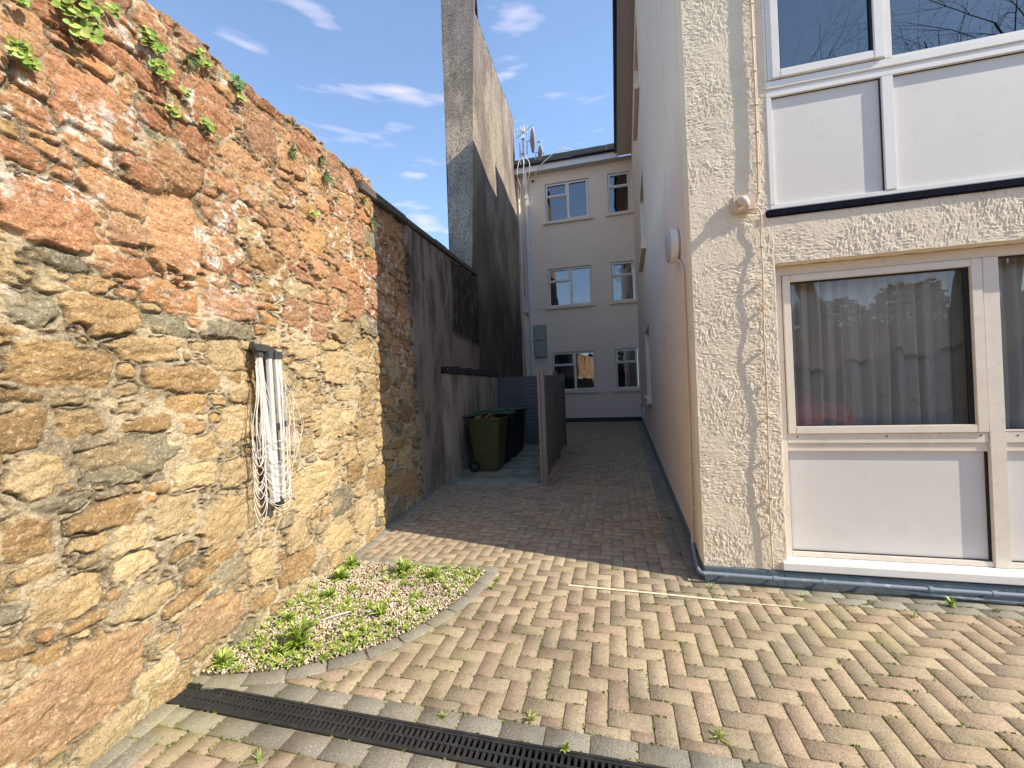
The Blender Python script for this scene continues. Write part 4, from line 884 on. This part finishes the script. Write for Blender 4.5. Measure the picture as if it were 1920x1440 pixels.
bins = [bt]+[copy_tree(bt) for _ in range(3)]
for i, (b, (x, y, r)) in enumerate(zip(bins, spots)):
    if i:
        for c in children(b):
            if c.name.startswith(('body', 'rib')):
                if i == 1 and c.name.startswith('body'): dkme = c.data.copy(); dkme.materials[0] = M_['bindark2']
                if c.name.startswith('body'): c.data = dkme
    b.location = (x, y, .035); b.rotation_euler = (0, 0, R(r+180*0)); tag(b, labels[i], 'wheelie bin', 'green wheeled bins in a row')
    lid = [c for c in children(b) if c.name.startswith('lid')][0]
    ang = (-9, 0, -3, 0)[i]
    lid.rotation_euler = (0, R(ang), 0); lid.location = (math.cos(R(ang))*.36-.36, 0, .0) if 0 else (0, 0, 0)
    if ang:                                        # turn about the hinge at (-.36, 0, .975)
        Mh = Matrix.Translation((-.36, 0, .975)) @ Matrix.Rotation(R(ang), 4, 'Y') @ Matrix.Translation((.36, 0, -.975)); lid.matrix_basis = Mh
def litter(x, y, z, sx, sy, m, rz, label, cat):
    n = 7; V = []; c, s = math.cos(rz), math.sin(rz)
    for i in range(n):
        for j in range(n):
            u = (i/(n-1)-.5)*sx; v = (j/(n-1)-.5)*sy; h = z+.03*math.sin(u*30)+.025*math.cos(v*26)+random.uniform(-.006, .006); V.append((x+u*c-v*s, y+u*s+v*c, h))
    o = np_mesh(cat.replace(' ', '_'), V, grid_faces(n, n), m, smooth=True); so = o.modifiers.new('t', 'SOLIDIFY'); so.thickness = .012; tag(o, label, cat)
litter(-2.42, 7.06, 1.035, .15, .12, M_['paper'], .4, 'white crumpled paper sticking out of the nearest bin', 'paper')
litter(-2.22, 7.05, 1.04, .16, .10, M_['paper'], -.5, 'printed carton edge under the raised bin lid', 'carton')
litter(-2.30, 7.12, 1.03, .34, .22, M_['brownpaper'], .1, 'brown card under the raised lid of the nearest bin', 'cardboard')

# ================================================================== FOLDED CLOTHES AIRER
da = empty('clothes_airer', wall_pt(2.37, 1.9, .05), 'folded rotary clothes airer with white lines hung on the rubble wall', 'clothes airer')
def WP(s, z, o): return tuple(wall_pt(s-.085*min(1, o/.1), z, o))
g = MB(); g.hexa([WP(2.235, 1.845, .0), WP(2.235, 1.845, .13), WP(2.44, 1.835, .15), WP(2.44, 1.835, .0), WP(2.245, 1.915, .0), WP(2.245, 1.895, .07), WP(2.43, 1.885, .09), WP(2.43, 1.915, .0)])
g.build('bracket', M_['dkplastic'], da, bevel=.006)
arms = [((2.29, 1.835, .10), (2.36, .83, .12), .016), ((2.345, 1.83, .13), (2.375, .83, .13), .015), ((2.405, 1.83, .13), (2.44, 1.10, .13), .011), ((2.475, 1.835, .10), (2.455, .83, .11), .016)]
for p, q, w in arms:
    g = MB(); P, Q = Vector(WP(*p)), Vector(WP(*q)); d = (Q-P).normalized(); u = Vector((ny*-1, nx, 0)); v = d.cross(u)
    g.hexa([P-u*w-v*w, P+u*w-v*w, P+u*w+v*w, P-u*w+v*w, Q-u*w-v*w, Q+u*w-v*w, Q+u*w+v*w, Q-u*w+v*w]); o = g.build('arm', M_['alu'], da, bevel=.003)
    g = MB(); P2 = P-d*.02; w2 = w*1.3
    g.hexa([P2-u*w2-v*w2, P2+u*w2-v*w2, P2+u*w2+v*w2, P2-u*w2+v*w2]+[x+d*.05 for x in (P2-u*w2-v*w2, P2+u*w2-v*w2, P2+u*w2+v*w2, P2-u*w2+v*w2)]); q = g.build('arm_cap', M_['midplastic']); reparent(q, o)
g = MB(); g.tube([WP(2.41, 1.82, .07), WP(2.42, .82, .08)], .017, 10); g.build('centre_post', M_['midplastic'], da)
g = MB(); g.tube([WP(2.39, 1.36, .13), WP(2.39, 1.31, .13)], .025, 10); g.tube([WP(2.49, 1.37, .12), WP(2.49, 1.33, .12)], .02, 10); g.tube([WP(2.40, .84, .11), WP(2.43, .80, .11)], .03, 10); build_each(g, 'clamp', M_['dkplastic'], da)
g = MB(); ra = random.Random(4)
for k in range(10):                                # swags between the arms
    zc = 1.30-.052*k; a = (2.255+.03*ra.random(), zc+.05, .11); b = (2.50+.04*ra.random(), zc+.04+.03*ra.random(), .12); sag = .05+.05*ra.random()
    c = ((a[0]+b[0])/2+.02*ra.uniform(-1, 1), zc-sag, .165)
    g.tube(curve([WP(*a), WP(a[0]+.06, zc-.7*sag, .16), WP(*c), WP(b[0]-.06, zc-.7*sag, .165), WP(*b)], 6), .0022, 5)
    g.tube(curve([WP(2.30, zc+.03, .12), WP(2.27, zc-.06, .13), WP(2.235, zc-.10, .12), WP(2.215, zc-.0, .09), WP(2.22+.01*ra.random(), zc+.14, .08)], 6), .0022, 5)
for k in range(15):                                # long strands from the top of the arms
    rt = k % 2; s0 = (2.475 if rt else 2.28)+ra.uniform(-.02, .03); z0 = 1.81-ra.random()*.12; side = ra.uniform(-.03, .20) if rt else ra.uniform(-.095, .10)
    zb = ra.uniform(.98, 1.28); s1 = s0+side*ra.uniform(.4, .8); 
    g.tube(curve([WP(s0, z0, .10), WP(s0+side*.55, z0-.22, .13), WP(s0+side, (z0+zb)/2-.1, .13), WP(s1, zb, .12), WP(s1-side*.35-.01, zb+.07, .14), WP(s1-side*.3, zb+.35, .13)], 6), .0019, 5)
for k in range(5):
    g.tube(curve([WP(2.52, 1.5, .12), WP(2.60, 1.28, .1), WP(2.62+.03*ra.random(), 1.18, .1), WP(2.66+.02*k, 1.03-.02*k, .06)], 6), .0019, 5)
    g.tube(curve([WP(2.25, 1.2, .1), WP(2.22, 1.0, .1), WP(2.24+.01*k, .93, .08), WP(2.30, 1.02+.02*k, .12)], 6), .0019, 5)
g.build('washing_line', M_['cord'], da, smooth=True)

# ================================================================== GRAVEL BED
bedpoly = [tuple(p) for p in inner]+[(-2.52, 3.29), (lx(3.0), 3.0), (lx(2.0), 2.0), (lx(1.80), 1.80)]
def inpoly(x, y, P=bedpoly):
    r = False; j = len(P)-1
    for i in range(len(P)):
        if (P[i][1] > y) != (P[j][1] > y) and x < (P[j][0]-P[i][0])*(y-P[i][1])/(P[j][1]-P[i][1])+P[i][0]: r = not r
        j = i
    return r
g = MB(); g.add([(p[0], p[1], .006) for p in bedpoly], [tuple(range(len(bedpoly)))]); tag(g.build('bed_soil', M_['soil']), kind='structure')
bm = bmesh.new(); bmesh.ops.create_icosphere(bm, subdivisions=1, radius=1); ico_v = np.array([v.co[:] for v in bm.verts]); ico_f = np.array([[v.index for v in f.verts] for f in bm.faces]); bm.free()
def pebbles(name, pts, rmin, rmax, cols, label=None):
    n = len(pts); r = np.random.default_rng(3); V = np.repeat(ico_v[None], n, 0)*(1+r.uniform(-.25, .25, (n, len(ico_v), 1)))
    q = r.normal(size=(n, 4)); q /= np.linalg.norm(q, axis=1)[:, None]; w, x, y, z = q.T
    Rm = np.stack([1-2*(y*y+z*z), 2*(x*y-z*w), 2*(x*z+y*w), 2*(x*y+z*w), 1-2*(x*x+z*z), 2*(y*z-x*w), 2*(x*z-y*w), 2*(y*z+x*w), 1-2*(x*x+y*y)], -1).reshape(n, 3, 3)
    sc = r.uniform(rmin, rmax, (n, 1, 1)); V = V*np.array([1, .8, .62])[None, None]*sc; V = np.einsum('nij,nkj->nki', Rm, V)+np.array(pts)[:, None, :]
    c = np.array(cols)[r.integers(0, len(cols), n)]*r.uniform(.7, 1.12, (n, 1))
    return np_mesh(name, V.reshape(-1, 3), (ico_f[None]+(np.arange(n)*len(ico_v))[:, None, None]).reshape(-1, 3), M_['gravel'], col=np.repeat(c, len(ico_v), 0))
pts_ = []
while len(pts_) < 11500:
    x, y = random.uniform(-2.6, -1.05), random.uniform(1.78, 3.32)
    if inpoly(x, y): pts_.append((x, y, .010+random.uniform(0, .012)))
tag(pebbles('gravel', pts_, .005, .0105, [(.70, .60, .43), (.78, .70, .54), (.62, .50, .34), (.52, .36, .22), (.70, .64, .50), (.44, .37, .26)]), 'pale mixed gravel filling the planting bed by the wall', 'gravel', kind='stuff')

def leaf(g, base, d, ln, w, up, droop, c, n=3):
    """one leaf: tapered bent strip"""
    b = Vector(base); d = Vector((d[0], d[1], 0)).normalized(); s = Vector((-d.y, d.x, 0)); vs = []; N = n+1
    for i in range(N):
        t = i/n; ww = w*(math.sin(math.pi*(.18+.78*t))**.8 if t < 1 else .12); p = b+d*(ln*t)+Vector((0, 0, up*t-droop*t*t)); tw = Vector((0, 0, ww*.25))
        vs += [p-s*ww/2+tw, p-Vector((0, 0, 0)), p+s*ww/2+tw]
    fs = []
    for i in range(n): a = i*3; fs += [(a, a+1, a+4, a+3), (a+1, a+2, a+5, a+4)]
    g.add(vs, fs, c)
def rosette(g, x, y, z, r, nl, h=.5, cols=((.17, .30, .04),)):
    for k in range(nl):
        a = random.uniform(0, 6.283); t = k/nl; ln = r*random.uniform(.55, 1.05)*(1-.35*t); c = random.choice(cols); s = random.uniform(.75, 1.25)
        leaf(g, (x+random.uniform(-.1, .1)*r, y+random.uniform(-.1, .1)*r, z+t*h*r*.4), (math.cos(a), math.sin(a)), ln, ln*random.uniform(.22, .36), r*h*(.3+t), r*h*.35, tuple(q*s for q in c))
GR = ((.30, .42, .06), (.38, .48, .09), (.22, .34, .05), (.46, .52, .15))
# individually visible weeds: (x, y, r, kind, label)
W_ = [(-2.25, 1.875, .085, 90, 'dense bright green leafy clump at the near tip of the gravel bed'),
      (-1.93, 2.09, .12, 60, 'tall pale green weed with long leaves in the near half of the bed'),
      (-2.03, 2.02, .07, 26, 'small rosette weed at the foot of the tall pale weed'),
      (-2.22, 2.33, .075, 50, 'round green weed clump against the wall, second from the near tip'),
      (-1.63, 2.22, .06, 20, 'small star shaped weed beside the curved edging'),
      (-1.62, 2.50, .085, 34, 'star shaped weed with yellow green leaves in the middle of the bed'),
      (-1.98, 2.42, .05, 18, 'tiny weed in bare gravel near the wall'),
      (-2.15, 2.66, .08, 40, 'spreading green weed at the middle of the wall foot'),
      (-1.50, 2.42, .06, 22, 'leggy weed leaning over the curved edging'),
      (-2.26, 2.93, .10, 60, 'broad leafy weed near the wall in the far half of the bed'),
      (-2.32, 3.16, .10, 60, 'green weed mound in the far corner between wall and edging'),
      (-1.80, 3.13, .11, 60, 'largest weed mound along the far straight edging'),
      (-1.50, 3.08, .09, 46, 'weed mound near the pointed far end of the bed')]
for x, y, r, nl, lb in W_:
    g = MB(); rosette(g, x, y, .012, r, nl, 1.1 if r > .11 and y < 2.2 else .8, GR)
    if y < 2.12 and r > .11:
        for k in range(26): a = random.uniform(0, 6.28); leaf(g, (x+.03*math.cos(a), y+.03*math.sin(a)+random.uniform(0, .08), .03+.004*k), (math.cos(a), math.sin(a)), .075, .02, .05, .02, random.choice(GR))
    o = g.build('weed_plant', M_['leaf'], smooth=True); tag(o, lb, 'weed', 'weeds growing in the gravel bed')
g = MB(); n = 0
while n < 900:
    x, y = random.uniform(-2.6, -1.05), random.uniform(1.78, 3.32)
    if not inpoly(x, y): continue
    nn = float(fbm(np.array(x*3.1), np.array(y*3.1), 77, 3)); dens = (nn-.40)*4.5+.15+(y > 2.9)*.25-(x > -1.35)*.3
    n += 1
    if random.random() < dens: rosette(g, x, y, .014, random.uniform(.022, .055), random.randint(8, 15), .7, GR+((.36, .36, .10),))
tag(g.build('bed_weeds', M_['leaf'], smooth=True), 'low green seedlings scattered through the gravel', 'seedlings', kind='stuff')
g = MB(); g.hexa([(-2.10, 2.02, .015), (-2.03, 2.06, .015), (-2.04, 2.085, .015), (-2.115, 2.04, .015), (-2.095, 2.03, .04), (-2.04, 2.06, .036), (-2.045, 2.075, .036), (-2.105, 2.04, .04)])
tag(g.build('brick_fragment', mat('brick_red', (.32, .10, .05), .9, bump=[(60, .01)]), bevel=.004), 'small broken red brick piece on the gravel by the wall', 'brick')
g = MB(); g.tube([(-1.98, 2.36, .03), (-1.90, 2.40, .045), (-1.84, 2.47, .04)], .004, 5)
tag(g.build('dry_twig', M_['cord']), 'bleached dry twig lying across the gravel', 'twig')
# moss and tiny grass in the joints
g = MB(); cnt = 0; PVn = np.array(PV_).reshape(-1, 12, 3); nbk = len(PVn)
MG = ((.16, .21, .035), (.24, .27, .06), (.11, .15, .03), (.36, .34, .11))
tries = 0
while cnt < 9500 and tries < 300000:
    tries += 1; b = PVn[random.randrange(nbk)]; k = random.randrange(4); t = random.random(); p = b[k]*(1-t)+b[(k+1) % 4]*t; x, y = p[0], p[1]
    if y > 9 or y < .2 or abs(x) > 4.2 or 1.6 < y < 1.74: continue
    nn = float(fbm(np.array(x*2.2+9), np.array(y*2.2), 55, 3)); w = .95 if nn > .53 else .13
    if y > 3.6: w *= .3
    if y < 2.0: w = max(w, .32)
    if random.random() > w: continue
    cnt += 1; c = random.choice(MG); s = random.uniform(.002, .0065)
    for q in range(3):
        a = random.uniform(0, 6.28); ox, oy = random.uniform(-.006, .006), random.uniform(-.006, .006)
        g.add([(x+ox+s*math.cos(a), y+oy+s*math.sin(a), -.006), (x+ox-s*math.cos(a), y+oy-s*math.sin(a), -.006), (x+ox+s*.5*math.sin(a), y+oy+s*.5*math.cos(a), .002+s*.9)], [(0, 1, 2)], c)
        g.add([(x+ox-s*math.sin(a), y+oy+s*math.cos(a), -.004), (x+ox+s*math.cos(a), y+oy-s*.5*math.sin(a), .003), (x+ox-s*math.cos(a), y+oy-s*math.cos(a), .002)], [(0, 1, 2)], c)
tag(g.build('joint_moss', M_['moss']), 'moss and tiny grass along the paving joints', 'moss', kind='stuff')
T_ = [(1.20, 3.27, .05, 'grass', 'grass tuft on the grey border left of the round weed'), (1.58, 3.24, .045, 'grass', 'thin grass at the border in front of the wide lower panel'), (2.06, 3.30, .05, 'round', 'small round leafy weed under the painted pipe'), (2.28, 3.28, .035, 'grass', 'single seedling right of the round leafy weed'),
      (.62, 3.30, .05, 'grass', 'grass blades at the building corner'), (-1.0, 3.02, .045, 'star', 'small star weed just outside the edging tip'), (-.98, 3.15, .04, 'star', 'leafy seedling beside the far tip of the edging'), (2.45, 3.05, .055, 'grass', 'dry pale grass tuft near the right picture edge'),
      (-.86, 1.80, .035, 'star', 'moss tuft in the joint above the drain, mid length'), (-.45, 1.86, .05, 'star', 'brownish tuft between buff and grey blocks above the drain'), (-.27, 1.735, .03, 'round', 'tiny clover on the drain edge'), (.37, 1.93, .05, 'star', 'yellow green star tuft in the paving near the drain'), (-1.53, 1.42, .05, 'grass', 'dry tuft below the drain near the wall'),
      (1.75, 3.12, .05, 'grass', 'sprawling grass at the outer line of the border'), (.48, 3.9, .05, 'grass', 'grass at the foot of the alley wall, nearest the corner'), (.50, 4.9, .06, 'star', 'dull weed at the foot of the alley wall, further back')]
for x, y, r, kd, lb in T_:
    g = MB()
    if kd == 'grass':
        for k in range(16):
            a = random.uniform(0, 6.28); l = r*random.uniform(.6, 1.4); bx, by = x+random.uniform(-.3, .3)*r, y+random.uniform(-.3, .3)*r
            leaf(g, (bx, by, -.004), (math.cos(a), math.sin(a)), l*.7, .005, l*.9, l*.35, random.choice(((.30, .36, .10), (.22, .30, .06), (.42, .40, .18))))
    else: rosette(g, x, y, .0, r, 34 if kd == 'round' else 16, .9 if kd == 'round' else .5, GR if kd == 'round' else ((.26, .32, .07), (.34, .35, .12)))
    tag(g.build('paving_weed', M_['leaf'], smooth=True), lb, 'weed', 'weeds in the paving')
# fallen leaves by the fence foot
g = MB()
for k in range(14):
    a = random.uniform(0, 6.28); leaf(g, (-.95+random.uniform(-.25, .2), 9.2+random.uniform(-.3, .3), .006), (math.cos(a), math.sin(a)), .05, .03, .02, .01, (.06, .04, .025))
tag(g.build('leaf_litter', M_['moss']), 'dark fallen leaves on the paving beyond the fence', 'leaves', kind='stuff')

# pennywort and ferns on the rubble wall
def pennywort(s, z, r, nl, label, hang=0, cols=((.30, .40, .08), (.24, .34, .06), (.38, .46, .13), (.17, .26, .05)), big=.0145):
    g = MB(); tx = Vector((-ny, nx, 0))
    for k in range(nl):
        a = random.uniform(0, 6.283); q = r*math.sqrt(random.random()); ss = s+q*math.cos(a); z2 = z+q*math.sin(a)*(.8+hang)-hang*r*.8*random.random(); o = .045+.03*random.random()
        c = wall_pt(ss, z2, o); R0 = big*random.uniform(.6, 1.15); nrm = Vector((.75, random.uniform(-1.1, -.1), random.uniform(-.3, .7))).normalized(); u = nrm.orthogonal().normalized(); w = nrm.cross(u); cc = tuple(x*random.uniform(.85, 1.15) for x in random.choice(cols)); n = 10; vs = [c-nrm*R0*.18]
        for i in range(n): b = 6.283*i/n; vs.append(c+(u*math.cos(b)+w*math.sin(b))*R0*.55)
        for i in range(n): b = 6.283*i/n; rr = R0*(1+.07*math.sin(3*b+k)); vs.append(c+(u*math.cos(b)+w*math.sin(b))*rr+nrm*R0*.14)
        fs = [(0, 1+i, 1+(i+1) % n) for i in range(n)]+[(1+i, 1+n+i, 1+n+(i+1) % n, 1+(i+1) % n) for i in range(n)]
        g.add(vs, fs, cc)
    tag(g.build('wall_pennywort', M_['leaf'], smooth=True), label, 'wall plant', 'pennywort plants rooted in the rubble wall')
pennywort(1.285, 3.31, .10, 69, 'largest hanging pennywort, cut by the top left picture edge', .5, big=.019)
pennywort(1.085, 2.92, .05, 39, 'pennywort clump at the left picture edge below the top')
pennywort(1.075, 3.13, .03, 10, 'few pennywort leaves in the extreme top left corner')
pennywort(1.415, 3.40, .03, 10, 'small pennywort just right of the largest hanging one')
pennywort(1.607, 3.41, .06, 51, 'pennywort with big pale leaves above the stacked small clump')
pennywort(1.649, 3.29, .05, 39, 'pennywort clump directly beneath the big pale leaved one')
pennywort(1.78, 3.27, .025, 7, 'sparse yellow pennywort between two larger clumps')
pennywort(1.895, 3.54, .05, 36, 'pennywort beside a projecting stone at the wall top')
pennywort(2.16, 3.60, .05, 39, 'blue green plant on the skyline of the wall', cols=((.12, .22, .08), (.18, .28, .12)))
pennywort(2.19, 3.52, .03, 12, 'yellow pennywort hanging under the skyline plant')
pennywort(1.925, 3.17, .04, 30, 'pennywort lowest on the red stones, centre of the wall')
pennywort(1.70, 3.11, .03, 12, 'small pennywort on a ledge over the red block')
pennywort(2.95, 3.08, .05, 12, 'thin yellow green growth halfway along the red stones')
def fern(s, z, r, n, label):
    g = MB()
    for k in range(n):
        a = random.uniform(0, 6.28); l = r*random.uniform(.4, 1.1); p0 = wall_pt(s+random.uniform(-.05, .05)*r, z+random.uniform(-.05, .05)*r, .03); d = Vector((.5+.4*random.random(), math.cos(a), math.sin(a)*1.1-.25)).normalized()
        c = random.choice(((.06, .11, .035), (.10, .16, .05), (.14, .17, .07)))
        for j in range(7):
            t = j/6; p = p0+d*l*t+Vector((0, 0, -.4*l*t*t)); sd_ = d.cross(Vector((1, 0, 0))).normalized()*.010*(1.1-t)
            g.add([p-sd_*1.3, p+d*.006, p+sd_*1.3, p-d*.007+Vector((.004, 0, .003))], [(0, 1, 2, 3)], c)
    tag(g.build('wall_fern', M_['leaf']), label, 'fern', 'ferns rooted in the rubble wall')
fern(2.71, 3.46, .11, 40, 'dark fern tuft highest in the middle of the wall'); fern(3.16, 3.50, .12, 75, 'dark fern right of the middle tuft, near the wall top'); fern(3.10, 3.62, .08, 30, 'small fern right under the wall top')
fern(4.02, 3.44, .10, 45, 'fern on the last sunlit stones beside the shadow'); fern(3.85, 3.60, .08, 25, 'thin fern just left of the end of the sunlit wall'); fern(1.84, 3.50, .07, 30, 'dark fern below the projecting stone'); fern(3.3, 3.35, .06, 18, 'faint fern low near the far end')

# ================================================================== BEHIND THE CAMERA (mirrored in the panes)
def make_tree(seed, H=9.0):
    r = random.Random(seed); g = MB(); t = empty('bare_tree', (0, 0, 0)); tw = MB()
    def grow(p, d, ln, rad, lev):
        segs = 4; P = [p.copy()]; q = p.copy(); dd = d.copy()
        for i in range(segs):
            dd = (dd+Vector((r.uniform(-1, 1), r.uniform(-1, 1), r.uniform(-.3, .7)))*(.14 if lev < 2 else .22)).normalized()
            if lev >= 4: dd = (dd+Vector((0, 0, -.12))).normalized()
            q = q+dd*(ln/segs); P.append(q.copy())
        rs_ = [rad*(1-.55*i/segs) for i in range(segs+1)]
        (g if lev < 2 else tw).tube(P, rs_, 6 if lev < 2 else 3, caps=False)
        if lev >= 5: return
        for k in range((4, 5, 4, 4, 4)[lev]):
            i = r.randint(1, segs); nd = (dd+Vector((r.uniform(-1, 1), r.uniform(-1, 1), r.uniform(-.35, .8)))*.85).normalized(); grow(P[i], nd, ln*r.uniform(.55, .8), rs_[i]*r.uniform(.5, .68), lev+1)
    grow(Vector((0, 0, -.1)), Vector((0, 0, 1)), H*.33, .13, 0)
    g.build('trunk', M_['bark'], t, smooth=True); tw.build('crown', M_['bark'], t); return t
tr = make_tree(3)
trees = [(3.6, -10.5, 0, 2.0, 'bare tree standing behind the red car'), (6.9, -9.3, 70, 3.0, 'bare tree at the right end of the row behind the car park'), (-.5, -9.5, 150, 1.5, 'bare tree left of the red car, further back'), (11.2, -10.2, 220, 3.2, 'bare tree farthest to the right behind the viewer'), (17.5, -17, 300, 3.4, 'large bare tree set back behind the others'), (-5.5, -12, 30, 1.3, 'bare tree beyond the start of the rubble wall')]
for i, (x, y, rz, s, lb) in enumerate(trees):
    o = tr if i == 0 else copy_tree(tr); o.location = (x, y, 0); o.rotation_euler = (0, 0, R(rz)); o.scale = (s, s, s); tag(o, lb, 'tree', 'bare trees behind the car park')
hedge = MB()  # added behind the viewer to keep the bright horizon out of pane reflections
for (xa, xb) in ((-9, 4), (4, 20)):
    n = 24000
    for _ in range(n):
        x = random.uniform(xa, xb); f = random.random(); z = random.uniform(.0, 1.0)**.8*4.9*(.9+.10*math.sin(x*1.7)+.10*math.sin(x*.63+1)+.05*math.sin(x*4.1)); y = -13.6+random.uniform(-.15, .9)*(1 if z < 3.8 else .6)
        a = random.uniform(0, 6.28); u = Vector((math.cos(a), math.sin(a), random.uniform(-.6, .6)))*random.uniform(.07, .14); w = Vector((-math.sin(a), math.cos(a), random.uniform(-1, 1)))*random.uniform(.05, .10); c = Vector((x, y, z))
        hedge.add([c-u, c-w, c+u, c+w], [(0, 1, 2, 3)], random.choice(((.035, .06, .02), (.05, .08, .025), (.02, .035, .015))))
hedge.box(-9, 20, -14.6, -13.9, 0, 3.6, c=(.02, .03, .015))
tag(hedge.build('hedge', M_['moss']), 'dark evergreen hedge added out of view to block sky glow in the panes', 'hedge')
car = empty('parked_car', (2.65, -2.75, 0), 'red hatchback parked behind the viewer, mirrored in the curtained window', 'car')
prof = [(-2.1, .35), (-2.12, .6), (-2.0, .82), (-1.75, .92), (-1.55, 1.0), (-1.05, 1.40), (-.3, 1.47), (.45, 1.42), (1.05, 1.02), (1.75, .88), (2.05, .72), (2.12, .5), (2.08, .28), (1.7, .22), (-1.7, .22)]
me = bpy.data.meshes.new('body'); bm = bmesh.new(); rows = []
for yy_, sc in ((-.84, .90), (-.80, .97), (-.6, 1), (.6, 1), (.80, .97), (.84, .90)):
    rows.append([bm.verts.new((x*(.985 if abs(yy_) > .8 else 1)+0, yy_*(1 if z < .95 else 1-.22*(z-.95)/.5), z if z < .95 else .95+(z-.95)*sc)) for x, z in prof])
for a, b in zip(rows, rows[1:]):
    for k in range(len(prof)): bm.faces.new((a[k], a[(k+1) % len(prof)], b[(k+1) % len(prof)], b[k]))
bm.faces.new(rows[0][::-1]); bm.faces.new(rows[-1]); bmesh.ops.recalc_face_normals(bm, faces=bm.faces[:])
bm.to_mesh(me); bm.free(); o = link_mesh('body', me, M_['red'], None); o.parent = car
def cpart(name, mb, m, smooth=False):
    o = mb.build(name, m, None, smooth=smooth); o.parent = car; return o
for s in (-1, 1):
    g = MB(); y = s*.80; y2 = s*.745
    g.add([(-1.40, y+s*.035, 1.0), (.85, y+s*.035, 1.0), (.38, y2+s*.0, 1.34), (-.95, y2+s*.0, 1.34)], [(0, 1, 2, 3)]); cpart('side_window', g, M_['carglass'])
    for x in (-1.32, 1.32):
        g = MB(); g.tube([(x, s*.66, .31), (x, s*.87, .31)], .31, 24); w = cpart('wheel', g, M_['rubber']); g = MB(); g.tube([(x, s*.86, .31), (x, s*.882, .31)], .19, 16); q = g.build('rim', M_['steel']); q.parent = w
    g = MB(); g.hexa([(1.98, s*.78, .62), (2.09, s*.52, .60), (2.04, s*.52, .74), (1.80, s*.80, .80)]+[(1.95, s*.76, .62), (2.0, s*.52, .60), (1.98, s*.52, .76), (1.78, s*.74, .82)]); cpart('headlight', g, M_['lamp'])
g = MB(); g.add([(1.02, -.68, 1.045), (1.02, .68, 1.045), (.50, .60, 1.41), (.50, -.60, 1.41)], [(0, 1, 2, 3)]); cpart('windscreen', g, M_['carglass'])
g = MB(); g.box(2.06, 2.135, -.5, .5, .33, .42); cpart('grille', g, M_['dkplastic'])

car.rotation_euler = (0, 0, R(-32))
